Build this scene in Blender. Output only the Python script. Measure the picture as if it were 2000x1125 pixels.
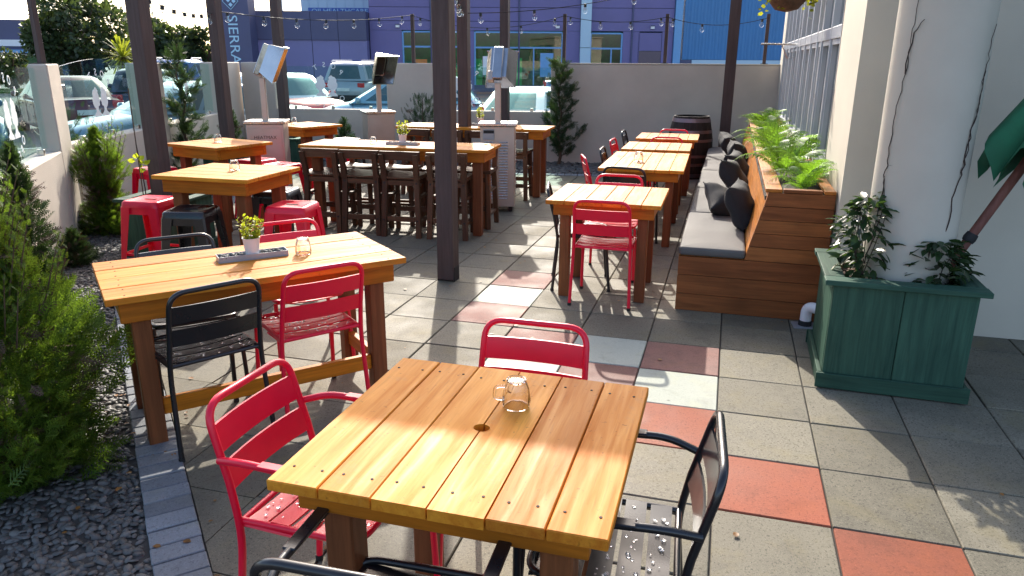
import bpy, bmesh, math, random
import numpy as np
from mathutils import Vector, Matrix
R = math.radians
PI = math.pi
random.seed(7); rng = np.random.default_rng(11)
for o in list(bpy.data.objects): bpy.data.objects.remove(o)
scene = bpy.context.scene
COL = scene.collection

# ------------------------------------------------------------------ camera
cam = bpy.data.cameras.new('camera'); camo = bpy.data.objects.new('camera', cam); COL.objects.link(camo)
cam.sensor_width = 36.0; cam.sensor_fit = 'HORIZONTAL'; cam.lens = 36.0 * 1444.03 / 2000.0
cam.clip_start = 0.05; cam.clip_end = 1500
camo.location = (-0.06867, -4.50728, 1.71627)
camo.rotation_euler = (R(72.886), R(-0.316), R(16.057))
scene.camera = camo

# ------------------------------------------------------------------ sky and sun
SUN_EL, SUN_AZ = 32.0, 19.5      # azimuth: degrees to the left of +y
w = bpy.data.worlds.new('World'); scene.world = w; w.use_nodes = True
nt = w.node_tree; bg = nt.nodes['Background']
sky = nt.nodes.new('ShaderNodeTexSky'); sky.sky_type = 'NISHITA'; sky.sun_disc = False
sky.sun_elevation = R(SUN_EL); sky.sun_rotation = R(-SUN_AZ)
sky.air_density = 0.8; sky.dust_density = 2.6; sky.ozone_density = 0.5
nt.links.new(sky.outputs[0], bg.inputs[0]); bg.inputs[1].default_value = 0.15
sl = bpy.data.lights.new('sun', 'SUN'); sl.energy = 3.0; sl.angle = R(0.55); sl.color = (1.0, 0.93, 0.82)
so = bpy.data.objects.new('sun', sl); COL.objects.link(so)
sd = Vector((-math.sin(R(SUN_AZ))*math.cos(R(SUN_EL)), math.cos(R(SUN_AZ))*math.cos(R(SUN_EL)), math.sin(R(SUN_EL))))
so.rotation_euler = sd.to_track_quat('Z', 'Y').to_euler(); so.location = sd*30
vs = scene.view_settings; vs.view_transform = 'Standard'; vs.look = 'None'; vs.exposure = 1.35; vs.gamma = 1.0
vs.use_curve_mapping = False

# ------------------------------------------------------------------ helpers
def link(o, parent=None):
    COL.objects.link(o)
    if parent is not None: o.parent = parent
    return o
def tag(o, label=None, cat=None, group=None, kind=None):
    if label: o['label'] = label
    if cat: o['category'] = cat
    if group: o['group'] = group
    if kind: o['kind'] = kind
    return o
def empty(name, loc=(0, 0, 0), rz=0.0, label=None, cat=None, group=None):
    o = bpy.data.objects.new(name, None); o.empty_display_size = .1
    link(o); o.location = loc; o.rotation_euler = (0, 0, rz)
    return tag(o, label, cat, group)
def copy_tree(o, parent=None):
    c = o.copy(); link(c, parent)
    for ch in list(o.children): copy_tree(ch, c)
    return c
def bez(pts, n=6, rad=.05):
    """polyline with rounded corners"""
    P = [Vector(p) for p in pts]; out = [P[0]]
    for i in range(1, len(P)-1):
        a, b, c = P[i-1], P[i], P[i+1]
        r = min(rad, (a-b).length*.48, (c-b).length*.48)
        s = b+(a-b).normalized()*r; e = b+(c-b).normalized()*r
        for k in range(n+1):
            t = k/n; out.append(s*(1-t)**2+b*2*t*(1-t)+e*t*t)
    out.append(P[-1]); return out
class MB:
    def __init__(s): s.v = []; s.f = []
    def add(s, v, f, M=None):
        b = len(s.v)
        s.v += [tuple(M @ Vector(p)) if M is not None else tuple(p) for p in v]
        s.f += [tuple(b+i for i in q) for q in f]; return s
    def box(s, c, d, rz=0, ch=0.0, M=None, rx=0, ry=0):
        hx, hy, hz = d[0]/2, d[1]/2, d[2]/2
        T = Matrix.Translation(c) @ Matrix.Rotation(rz, 4, 'Z') @ Matrix.Rotation(ry, 4, 'Y') @ Matrix.Rotation(rx, 4, 'X')
        if M is not None: T = M @ T
        if ch <= 0:
            v = [(x*hx, y*hy, z*hz) for x in (-1, 1) for y in (-1, 1) for z in (-1, 1)]
            f = [(0, 1, 3, 2), (4, 6, 7, 5), (0, 4, 5, 1), (2, 3, 7, 6), (0, 2, 6, 4), (1, 5, 7, 3)]
            return s.add(v, f, T)
        v = []; idx = {}
        for x in (-1, 1):
            for y in (-1, 1):
                for z in (-1, 1):
                    for a in range(3):
                        p = [x*(hx-ch), y*(hy-ch), z*(hz-ch)]
                        p[a] = (x*hx, y*hy, z*hz)[a]; idx[(x, y, z, a)] = len(v); v.append(p)
        f = []
        for a in range(3):
            b, c2 = (a+1) % 3, (a+2) % 3
            for sg in (-1, 1):
                def k(p, q):
                    t = [0, 0, 0]; t[a] = sg; t[b] = p; t[c2] = q; return idx[(*t, a)]
                q = (k(-1, -1), k(1, -1), k(1, 1), k(-1, 1)); f.append(q if sg > 0 else q[::-1])
            for p in (-1, 1):
                for q in (-1, 1):
                    def k2(u, ax):
                        t = [0, 0, 0]; t[a] = u; t[b] = p; t[c2] = q; return idx[(*t, ax)]
                    e = (k2(-1, b), k2(1, b), k2(1, c2), k2(-1, c2)); f.append(e if p*q < 0 else e[::-1])
        for x in (-1, 1):
            for y in (-1, 1):
                for z in (-1, 1):
                    t = (idx[(x, y, z, 0)], idx[(x, y, z, 1)], idx[(x, y, z, 2)]); f.append(t if x*y*z > 0 else t[::-1])
        return s.add(v, f, T)
    def beam(s, a, b, wd, ht, up=(0, 0, 1), ch=0.0):
        a, b = Vector(a), Vector(b); d = b-a; z = d.normalized(); u = Vector(up)
        x = u.cross(z)
        if x.length < 1e-4: x = Vector((1, 0, 0))
        x.normalize(); y = z.cross(x)
        M = Matrix((x, y, z)).transposed().to_4x4(); M.translation = (a+b)/2
        return s.box((0, 0, 0), (wd, ht, d.length), ch=ch, M=M)
    def tube(s, pts, r, n=8, caps=True, closed=False):
        P = [Vector(p) for p in pts]; m = len(P)
        rr = r if hasattr(r, '__len__') else [r]*m
        t0 = (P[1]-P[0]).normalized(); u = Vector((0, 0, 1)) if abs(t0.z) < .9 else Vector((1, 0, 0))
        nrm = t0.cross(u).normalized(); rings = []; b0 = len(s.v)
        for i in range(m):
            if closed: t = (P[(i+1) % m]-P[i-1]).normalized()
            else: t = (P[min(i+1, m-1)]-P[max(i-1, 0)]).normalized()
            nrm = (nrm-t*nrm.dot(t)).normalized(); bi = t.cross(nrm)
            for k in range(n):
                a = 2*PI*k/n; s.v.append(tuple(P[i]+(nrm*math.cos(a)+bi*math.sin(a))*rr[i]))
        for i in range(m if closed else m-1):
            j = (i+1) % m
            for k in range(n):
                k2 = (k+1) % n; s.f.append((b0+i*n+k, b0+i*n+k2, b0+j*n+k2, b0+j*n+k))
        if caps and not closed:
            s.f.append(tuple(b0+k for k in range(n))[::-1]); s.f.append(tuple(b0+(m-1)*n+k for k in range(n)))
        return s
    def lathe(s, prof, n=20, c=(0, 0, 0), M=None, cap0=True, cap1=True):
        v = []; f = []; m = len(prof)
        for r, z in prof:
            for k in range(n):
                a = 2*PI*k/n; v.append((c[0]+r*math.cos(a), c[1]+r*math.sin(a), c[2]+z))
        for i in range(m-1):
            for k in range(n):
                k2 = (k+1) % n; f.append((i*n+k, i*n+k2, (i+1)*n+k2, (i+1)*n+k))
        if cap0: f.append(tuple(range(n))[::-1])
        if cap1: f.append(tuple((m-1)*n+k for k in range(n)))
        return s.add(v, f, M)
    def prism(s, poly, z0, z1, M=None):
        n = len(poly); v = [(x, y, z0) for x, y in poly]+[(x, y, z1) for x, y in poly]
        f = [tuple(range(n))[::-1], tuple(range(n, 2*n))]+[(i, (i+1) % n, n+(i+1) % n, n+i) for i in range(n)]
        return s.add(v, f, M)
    def loft(s, rings, cap=True, closed=True):
        n = len(rings[0]); b = len(s.v)
        for r in rings: s.v += [tuple(p) for p in r]
        for i in range(len(rings)-1):
            for k in range(n if closed else n-1):
                k2 = (k+1) % n; s.f.append((b+i*n+k, b+i*n+k2, b+(i+1)*n+k2, b+(i+1)*n+k))
        if cap: s.f.append(tuple(b+k for k in range(n))[::-1]); s.f.append(tuple(b+(len(rings)-1)*n+k for k in range(n)))
        return s
    def mesh(s, name, mat, smooth=None):
        me = bpy.data.meshes.new(name); me.from_pydata(s.v, [], s.f); me.update()
        if mat is not None: me.materials.append(mat)
        if smooth:
            me.polygons.foreach_set('use_smooth', [True]*len(me.polygons)); me.set_sharp_from_angle(angle=R(smooth))
        return me
    def build(s, name, mat, parent=None, smooth=None, loc=None, rz=0):
        o = bpy.data.objects.new(name, s.mesh(name, mat, smooth)); link(o, parent)
        if loc is not None: o.location = loc
        o.rotation_euler = (0, 0, rz); return o
def inst(name, me, parent=None, loc=(0, 0, 0), rot=(0, 0, 0), sc=1.0):
    o = bpy.data.objects.new(name, me); link(o, parent); o.location = loc; o.rotation_euler = rot
    o.scale = (sc,)*3 if not hasattr(sc, '__len__') else sc
    return o
def npmesh(name, V, F, mat, smooth=False):
    """fast mesh: V (n,3), F (m,k) uniform polygons"""
    me = bpy.data.meshes.new(name); V = np.asarray(V, np.float32); F = np.asarray(F, np.int32)
    me.vertices.add(len(V)); me.vertices.foreach_set('co', V.ravel())
    k = F.shape[1]; me.loops.add(F.size); me.loops.foreach_set('vertex_index', F.ravel())
    me.polygons.add(len(F)); me.polygons.foreach_set('loop_start', np.arange(0, F.size, k, dtype=np.int32))
    if smooth: me.polygons.foreach_set('use_smooth', np.ones(len(F), bool))
    me.update(calc_edges=True); me.validate()
    me.materials.append(mat); return me
def scatter(name, mat, parent, tv, tf, pos, mats, sc, smooth=False):
    tv = np.asarray(tv, float); tf = np.asarray(tf, int); N = len(pos); n = len(tv)
    V = np.einsum('nij,kj->nki', mats, tv)*np.asarray(sc).reshape(-1, 1, 1)+np.asarray(pos)[:, None, :]
    F = tf[None]+(np.arange(N)*n)[:, None, None]
    me = npmesh(name, V.reshape(-1, 3), F.reshape(-1, tf.shape[1]), mat, smooth)
    o = bpy.data.objects.new(name, me); return link(o, parent)
def frames(dirs, roll=None):
    """rotation matrices whose local +y points along dirs"""
    d = dirs/np.linalg.norm(dirs, axis=1, keepdims=True); N = len(d)
    up = np.tile([0, 0, 1.0], (N, 1)); up[np.abs(d[:, 2]) > .98] = [1, 0, 0]
    x = np.cross(d, up); x /= np.linalg.norm(x, axis=1, keepdims=True); z = np.cross(x, d)
    if roll is None: roll = rng.uniform(0, 2*PI, N)
    c, s_ = np.cos(roll)[:, None], np.sin(roll)[:, None]
    return np.stack([x*c+z*s_, d, z*c-x*s_], axis=2)

# ------------------------------------------------------------------ materials
def newmat(name):
    m = bpy.data.materials.new(name); m.use_nodes = True; t = m.node_tree
    return m, t, t.nodes['Principled BSDF'], t.nodes, t.links
def coords(N, L, scale=(1, 1, 1), generated=False):
    tc = N.new('ShaderNodeTexCoord'); mp = N.new('ShaderNodeMapping'); mp.inputs['Scale'].default_value = scale
    L.new(tc.outputs['Object'], mp.inputs['Vector']); return mp.outputs[0]
def noise(N, L, vec, scale, detail=4, rough=.55, w=None, dist=0):
    n = N.new('ShaderNodeTexNoise'); n.inputs['Scale'].default_value = scale; n.inputs['Detail'].default_value = detail
    n.inputs['Roughness'].default_value = rough; n.inputs['Distortion'].default_value = dist
    if w is not None: n.noise_dimensions = '4D'; L.new(w, n.inputs['W'])
    L.new(vec, n.inputs['Vector']); return n.outputs['Fac']
def mixc(N, L, fac, a, b, mode='MIX'):
    m = N.new('ShaderNodeMix'); m.data_type = 'RGBA'; m.blend_type = mode
    for sck, val in ((m.inputs[0], fac), (m.inputs[6], a), (m.inputs[7], b)):
        if hasattr(val, 'is_output'): L.new(val, sck)
        elif isinstance(val, (int, float)): sck.default_value = val
        else: sck.default_value = (*val[:3], 1)
    return m.outputs[2]
def ramp(N, L, fac, lo, hi, a=0.0, b=1.0):
    r = N.new('ShaderNodeMapRange'); r.inputs[1].default_value = lo; r.inputs[2].default_value = hi
    r.inputs[3].default_value = a; r.inputs[4].default_value = b; r.clamp = True; L.new(fac, r.inputs[0]); return r.outputs[0]
def rnd(N, mul=50.0, L=None):
    oi = N.new('ShaderNodeObjectInfo'); m = N.new('ShaderNodeMath'); m.operation = 'MULTIPLY'; m.inputs[1].default_value = mul
    L.new(oi.outputs['Random'], m.inputs[0]); return m.outputs[0], oi.outputs['Random']
def bump(N, L, b, h, strength, dist=.01):
    n = N.new('ShaderNodeBump'); n.inputs['Strength'].default_value = strength; n.inputs['Distance'].default_value = dist
    L.new(h, n.inputs['Height']); L.new(n.outputs[0], b.inputs['Normal']); return n
def sc(c, k): return tuple(min(1, x*k) for x in c[:3])
def paint(name, c, rough=.45, metal=0.0, var=.12, scale=6.0, bmp=0.0, bscale=80, coat=0.0, rv=.08, spec=.5):
    m, t, b, N, L = newmat(name); v = coords(N, L); W, r0 = rnd(N, 37.0, L)
    n1 = noise(N, L, v, scale, 5, .6, W)
    L.new(mixc(N, L, ramp(N, L, n1, .3, .7), sc(c, 1-var), sc(c, 1+var)), b.inputs['Base Color'])
    L.new(ramp(N, L, n1, .3, .7, max(0, rough-rv), min(1, rough+rv)), b.inputs['Roughness'])
    b.inputs['Metallic'].default_value = metal; b.inputs['Coat Weight'].default_value = coat; b.inputs['Coat Roughness'].default_value = .12
    b.inputs['Specular IOR Level'].default_value = spec
    if bmp > 0: bump(N, L, b, noise(N, L, v, bscale, 4, .6), bmp)
    return m
def wood(name, c, axis=0, rough=.42, var=.35, hue=None, coat=.0, fine=1.0, dark=.55, blotch=.25, knots=False):
    m, t, b, N, L = newmat(name); s = [16, 16, 16]; s[axis] = .9
    v = coords(N, L, s); v2 = coords(N, L, [3 if i != axis else 1.1 for i in range(3)]); W, r0 = rnd(N, 61.0, L)
    g1 = noise(N, L, v, 2.2*fine, 8, .62, W, dist=.6); g2 = noise(N, L, v2, 1.4, 3, .5, W, dist=1.2); g3 = noise(N, L, v, 9*fine, 3, .6, W)
    c2 = hue or sc(c, dark)
    col = mixc(N, L, ramp(N, L, g1, .36, .68), c, c2)
    col = mixc(N, L, ramp(N, L, g2, .45, .75, 0, blotch*2), col, sc(c2, .8))
    col = mixc(N, L, ramp(N, L, g3, .55, .75, 0, .35), col, sc(c2, .6))
    if knots:                      # knots, grey weathering and old drip marks in the varnish
        vo = N.new('ShaderNodeTexVoronoi'); vo.voronoi_dimensions = '4D'; vo.inputs['Scale'].default_value = 1.5; L.new(v2, vo.inputs['Vector']); L.new(W, vo.inputs['W'])
        col = mixc(N, L, ramp(N, L, vo.outputs['Distance'], .05, .16, .75, 0), col, sc(c2, .35))
        v3 = coords(N, L); gw = noise(N, L, v3, 5, 6, .7, W, dist=.4); col = mixc(N, L, ramp(N, L, gw, .56, .74, 0, .38), col, (.30, .20, .11))
        sp_ = noise(N, L, v3, 60, 2, .6, W); col = mixc(N, L, ramp(N, L, sp_, .66, .74, 0, .5), col, sc(c2, .4))
    k = ramp(N, L, r0, 0, 1, 1-var, 1+var*.55); hsv = N.new('ShaderNodeHueSaturation'); L.new(k, hsv.inputs['Value']); L.new(col, hsv.inputs['Color'])
    L.new(ramp(N, L, r0, 0, 1, .497, .504), hsv.inputs['Hue'])
    L.new(hsv.outputs[0], b.inputs['Base Color'])
    L.new(ramp(N, L, g1, .3, .7, rough-.08, rough+.14), b.inputs['Roughness'])
    b.inputs['Coat Weight'].default_value = coat; b.inputs['Coat Roughness'].default_value = .25
    b.inputs['Specular IOR Level'].default_value = .2
    bump(N, L, b, g1, .12, .004)
    return m
def leaf(name, c, tr=None, var=.45, mixf=.45, rough=.5, scale=9):
    m, t, b, N, L = newmat(name); v = coords(N, L); n1 = noise(N, L, v, scale, 4, .6)
    geo = N.new('ShaderNodeNewGeometry')
    rr = geo.outputs['Random Per Island']
    f = N.new('ShaderNodeMath'); f.operation = 'ADD'; L.new(n1, f.inputs[0]); L.new(rr, f.inputs[1])
    col = mixc(N, L, ramp(N, L, f.outputs[0], .55, 1.45), sc(c, 1-var), sc(c, 1+var))
    L.new(col, b.inputs['Base Color']); b.inputs['Roughness'].default_value = rough; b.inputs['Specular IOR Level'].default_value = .35
    tl = N.new('ShaderNodeBsdfTranslucent'); tcol = mixc(N, L, ramp(N, L, f.outputs[0], .55, 1.45), sc(tr or c, .8), sc(tr or c, 1.5)); L.new(tcol, tl.inputs[0])
    mx = N.new('ShaderNodeMixShader'); mx.inputs[0].default_value = mixf
    L.new(b.outputs[0], mx.inputs[1]); L.new(tl.outputs[0], mx.inputs[2]); L.new(mx.outputs[0], t.nodes['Material Output'].inputs[0]); return m
def paneglass(name, tint=(.9, .97, .95), refl=1.0, rough=.0, dark=0.0, ior=1.5):
    m, t, b, N, L = newmat(name); N.remove(b)
    tr = N.new('ShaderNodeBsdfTransparent'); tr.inputs[0].default_value = (*tint, 1)
    gl = N.new('ShaderNodeBsdfGlossy'); gl.inputs['Roughness'].default_value = rough; gl.inputs[0].default_value = (refl, refl, refl, 1)
    fr = N.new('ShaderNodeFresnel'); fr.inputs[0].default_value = ior
    ge = N.new('ShaderNodeNewGeometry'); iv = N.new('ShaderNodeMath'); iv.operation = 'SUBTRACT'; iv.inputs[0].default_value = 1.0; L.new(ge.outputs['Backfacing'], iv.inputs[1])
    mu = N.new('ShaderNodeMath'); mu.operation = 'MULTIPLY'; L.new(fr.outputs[0], mu.inputs[0]); L.new(iv.outputs[0], mu.inputs[1])
    mx = N.new('ShaderNodeMixShader'); L.new(mu.outputs[0], mx.inputs[0]); L.new(tr.outputs[0], mx.inputs[1]); L.new(gl.outputs[0], mx.inputs[2])
    L.new(mx.outputs[0], t.nodes['Material Output'].inputs[0]); return m

M = {}
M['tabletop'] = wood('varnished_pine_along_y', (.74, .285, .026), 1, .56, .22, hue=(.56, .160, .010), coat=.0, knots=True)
M['tabletop_x'] = wood('varnished_pine_along_x', (.74, .285, .026), 0, .56, .22, hue=(.56, .160, .010), coat=.0, knots=True)
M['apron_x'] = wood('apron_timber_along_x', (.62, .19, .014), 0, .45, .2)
M['apron_y'] = wood('apron_timber_along_y', (.62, .19, .014), 1, .45, .2)
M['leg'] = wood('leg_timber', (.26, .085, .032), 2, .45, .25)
M['bar_wood_z'] = wood('dark_stool_timber_upright', (.13, .062, .034), 2, .5, .3)
M['bar_wood_x'] = wood('dark_stool_timber_across', (.14, .066, .036), 0, .45, .3)
M['bar_wood_y'] = wood('dark_stool_timber_deep', (.14, .066, .036), 1, .45, .3)
M['bench_x'] = wood('bench_board_across', (.33, .108, .034), 0, .5, .3, blotch=.4)
M['bench_y'] = wood('bench_board_along', (.56, .19, .028), 1, .42, .22, coat=.1)
M['post'] = wood('stained_post', (.098, .068, .062), 2, .55, .15, dark=.7)
M['post_x'] = wood('stained_beam', (.062, .042, .038), 0, .55, .15, dark=.7)
M['red'] = paint('red_powder_coat', (.82, .002, .034), .33, var=.08, coat=.04, rv=.05)
M['black'] = paint('black_powder_coat', (.013, .013, .015), .3, var=.15, coat=.25, rv=.06)
M['stucco'] = paint('cream_stucco', (.55, .485, .405), .85, var=.10, scale=1.6, bmp=.35, bscale=120, spec=.3)
M['stucco_wall'] = paint('smooth_cream_wall', (.55, .50, .405), .7, var=.08, scale=1.2, bmp=.12, bscale=160, spec=.35)
M['column'] = paint('painted_column', (.53, .495, .415), .5, var=.07, scale=2.2, bmp=.06, bscale=150)
M['green'] = paint('green_stained_timber', (.03, .17, .085), .55, var=.35, scale=5, bmp=.15, bscale=40)
def greenwood(name, axis): return wood(name, (.042, .105, .068), axis, .55, .25, hue=(.020, .055, .038), dark=.6, blotch=.35)
M['green_x'] = greenwood('green_board_x', 0); M['green_y'] = greenwood('green_board_y', 1); M['green_z'] = greenwood('green_board_z', 2)
M['steel'] = paint('brushed_steel', (.55, .53, .5), .28, 1.0, .08, 9, rv=.08)
M['mirror'] = paint('polished_steel', (.46, .46, .47), .16, 1.0, .10, 7, rv=.06)
M['steel_dull'] = paint('dull_stainless', (.50, .42, .36), .45, .6, .08, 5, rv=.08)
M['alu'] = paint('window_aluminium', (.42, .44, .47), .35, .5, .04)
M['fabric'] = paint('charcoal_cushion', (.115, .11, .105), .8, var=.2, scale=3, bmp=.2, bscale=300, spec=.35)
M['pillow'] = paint('black_pillow_cloth', (.028, .028, .031), .85, var=.2, bmp=.25, bscale=350, spec=.3)
M['white'] = paint('white_plastic', (.78, .78, .78), .35, var=.04)
M['tray'] = paint('grey_tray_metal', (.33, .35, .38), .4, .3, .08)
M['tin'] = paint('white_tin', (.66, .66, .68), .38, .1, .06)
M['soil'] = paint('dark_bark_soil', (.035, .024, .018), .95, var=.6, scale=30, bmp=1.0, bscale=60)
M['bark'] = paint('bark_chip', (.12, .07, .045), .9, var=.5, scale=20)
M['glass'] = paneglass('balustrade_glass', (.80, .93, .90))
M['window'] = paneglass('window_glass', (.35, .40, .40))
M['mug'] = None
M['decal'] = paint('white_vinyl', (.85, .9, .88), .5, var=.02)
M['dark'] = paint('dark_recess', (.012, .012, .013), .7)
M['nail'] = paint('nail_hole', (.05, .025, .012), .8)
M['rubber'] = paint('black_rubber', (.012, .012, .012), .7)
M['cable'] = paint('black_cable', (.012, .012, .012), .5)
M['canvas'] = paint('green_canvas', (.018, .13, .062), .85, var=.25, scale=5, bmp=.2, bscale=250)
M['pole'] = wood('umbrella_pole_wood', (.24, .10, .075), 2, .5, .1)
M['barrel'] = wood('weathered_barrel', (.045, .035, .030), 2, .6, .3)
M['hoop'] = paint('galvanised_hoop', (.22, .16, .17), .45, .8, .2)
M['stem'] = paint('woody_stem', (.10, .06, .035), .85, var=.3, scale=20)
M['vine'] = paint('dark_vine', (.05, .035, .028), .85, var=.3)
def mugmat():
    m, t, b, N, L = newmat('pressed_glass'); b.inputs['Base Color'].default_value = (.97, .99, 1, 1); b.inputs['Roughness'].default_value = .02
    b.inputs['Transmission Weight'].default_value = 1; b.inputs['IOR'].default_value = 1.45; return m
M['mug'] = mugmat()
def speckle(name, c, sp=.5, big=.18, red=False):
    m, t, b, N, L = newmat(name); v = coords(N, L); W, r0 = rnd(N, 43.0, L)
    n1 = noise(N, L, v, 2.4, 5, .6, W); n2 = noise(N, L, v, 95, 2, .7, W); n3 = noise(N, L, v, 210, 2, .7, W)
    col = mixc(N, L, ramp(N, L, n1, .3, .7), sc(c, 1-big), sc(c, 1+big))
    col = mixc(N, L, ramp(N, L, n2, .54, .64, 0, sp), col, sc(c, .34)); col = mixc(N, L, ramp(N, L, n3, .55, .66, 0, sp*.85), col, sc(c, 1.9))
    st = noise(N, L, v, 6.0, 6, .7, W, dist=.8); col = mixc(N, L, ramp(N, L, st, .50, .72, 0, .5), col, sc(c, .5))
    ye = noise(N, L, v, 4.0, 5, .65, W, dist=.5); col = mixc(N, L, ramp(N, L, ye, .52, .70, 0, .4), col, (c[0]*1.25, c[1]*1.15, c[2]*.75))
    vo = N.new('ShaderNodeTexVoronoi'); vo.voronoi_dimensions = '4D'; vo.inputs['Scale'].default_value = 5.5; L.new(v, vo.inputs['Vector']); L.new(W, vo.inputs['W'])
    col = mixc(N, L, ramp(N, L, vo.outputs['Distance'], .03, .07, .65, 0), col, sc(c, .28))
    k = ramp(N, L, r0, 0, 1, .80, 1.16); hsv = N.new('ShaderNodeHueSaturation'); L.new(k, hsv.inputs['Value']); L.new(col, hsv.inputs['Color']); L.new(hsv.outputs[0], b.inputs['Base Color'])
    L.new(ramp(N, L, n1, .35, .7, .6, .85), b.inputs['Roughness']); b.inputs['Specular IOR Level'].default_value = .22
    bump(N, L, b, n2, .25, .003); return m
M['paver'] = speckle('grey_exposed_paver', (.165, .150, .112), .75, .24)
M['paver_red'] = speckle('terracotta_paver', (.275, .082, .046), .45, .15)
M['paver_faded'] = speckle('faded_red_paver', (.20, .098, .080), .45, .18)
M['paver_white'] = speckle('whitewashed_paver', (.37, .39, .33), .2, .08)
M['grout'] = paint('dark_joint_sand', (.05, .045, .04), .95, var=.3, scale=30)
M['brick'] = speckle('blue_grey_brick', (.20, .215, .235), .4, .12)
def pebmat():
    m, t, b, N, L = newmat('river_pebble'); geo = N.new('ShaderNodeNewGeometry'); v = coords(N, L)
    n1 = noise(N, L, v, 60, 3)
    col = mixc(N, L, geo.outputs['Random Per Island'], (.055, .053, .05), (.15, .143, .132)); col = mixc(N, L, ramp(N, L, n1, .5, .8, 0, .3), col, (.2, .19, .17))
    L.new(col, b.inputs['Base Color']); b.inputs['Roughness'].default_value = .6; return m
M['pebble'] = pebmat()
M['thuja'] = leaf('thuja_foliage', (.052, .10, .016), (.20, .32, .025), .5, .42, scale=3)
M['conifer'] = leaf('dark_conifer_foliage', (.022, .045, .018), (.06, .11, .02), .4, .3, scale=4)
M['fern'] = leaf('fern_frond', (.055, .15, .018), (.22, .42, .025), .4, .42)
M['herb'] = leaf('herb_leaf', (.17, .26, .02), (.55, .60, .03), .4, .5)
M['vineleaf'] = leaf('glossy_vine_leaf', (.028, .055, .022), (.07, .13, .02), .4, .2, rough=.25)
M['tree'] = leaf('evergreen_leaves', (.042, .066, .030), (.09, .13, .025), .5, .3, scale=2, rough=.35)
M['palm'] = leaf('palm_blade', (.11, .15, .02), (.38, .42, .03), .4, .45)
M['basket_leaf'] = leaf('basket_leaf', (.09, .13, .015), (.32, .34, .02), .5, .4)
M['flower'] = paint('pink_petal', (.65, .02, .16), .6)
# ------------------------------------------------------------------ the setting: ground
SUNK = -0.15
m_, t_, b_, N_, L_ = newmat('worn_asphalt'); v_ = coords(N_, L_)
n_ = noise(N_, L_, v_, .25, 6, .6); n2_ = noise(N_, L_, v_, 25, 3, .7)
c_ = mixc(N_, L_, ramp(N_, L_, n_, .3, .7), (.13, .13, .125), (.20, .20, .19)); c_ = mixc(N_, L_, ramp(N_, L_, n2_, .5, .7, 0, .4), c_, (.08, .08, .08))
L_.new(c_, b_.inputs['Base Color']); b_.inputs['Roughness'].default_value = .75; M['asphalt'] = m_
mb = MB(); mb.add([(-600, -300, SUNK), (600, -300, SUNK), (600, 900, SUNK), (-600, 900, SUNK)], [(0, 1, 2, 3)])
tag(mb.build('ground', M['asphalt']), kind='structure')
M['roadpaint'] = paint('bay_line_paint', (.7, .7, .68), .7, var=.15)
for (x, y, a, l) in [(-9.6, 6.2, R(52), 4), (-11.6, 7.6, R(52), 4), (-13.6, 9.1, R(52), 4), (-8.5, 11.5, R(60), 4.6), (-6.0, 12.2, R(75), 4.6), (-3.4, 12.9, R(75), 4.6), (-16, 19, R(70), 5), (-13.2, 20, R(70), 5)]:
    q = MB().box((0, 0, SUNK+.004), (l, .1, .004)); tag(q.build('parking_line', M['roadpaint'], loc=(x, y, 0), rz=a), kind='structure')

# patio: half-planes that bound the pavers on the gravel side
B0, B1, B2 = (-1.30, -3.33), (-5.05, .38), (-6.95, 5.65)
B3, B4 = (-6.95, 6.22), (.6, 7.55)
def side(a, b, p): return (b[0]-a[0])*(p[1]-a[1])-(b[1]-a[1])*(p[0]-a[0])
def clip(poly, a, b, off=0.0):
    """keep what lies to the right of a->b, moved off to the right"""
    l = math.hypot(b[0]-a[0], b[1]-a[1]); nx, ny = (b[1]-a[1])/l, -(b[0]-a[0])/l
    dd = lambda p: (p[0]-a[0])*nx+(p[1]-a[1])*ny-off
    out = []
    for i in range(len(poly)):
        p, q = poly[i], poly[(i+1) % len(poly)]; dp, dq = dd(p), dd(q)
        if dp >= 0: out.append(p)
        if dp*dq < 0: s = dp/(dp-dq); out.append((p[0]+(q[0]-p[0])*s, p[1]+(q[1]-p[1])*s))
    return out
patio = MB(); pp = [(-9, -7), (3.4, -7), (3.4, 9.2), (-9, 9.2)]
patio.prism(pp, -.17, -.012); patio_o = tag(patio.build('patio', M['grout']), kind='structure')
TS = .45; BW = .19
REDS = {(-4, -3), (-4, -1), (-3, 0), (-2, 1), (-1, 0), (-1, 2), (0, 3), (1, 4), (-3, 2), (-2, 3)}
WHITES = {(-4, -2), (-2, 0), (-3, 1), (-1, 1), (-2, 2)}
cm = Matrix.Translation(camo.location) @ camo.rotation_euler.to_matrix().to_4x4(); cmi = cm.inverted()
def pix(p):
    q = cmi @ Vector(p); return (1000+1444*q.x/-q.z, 562-1444*q.y/-q.z, -q.z) if q.z < -.1 else (9e9, 9e9, -1)
cells = []
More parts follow.
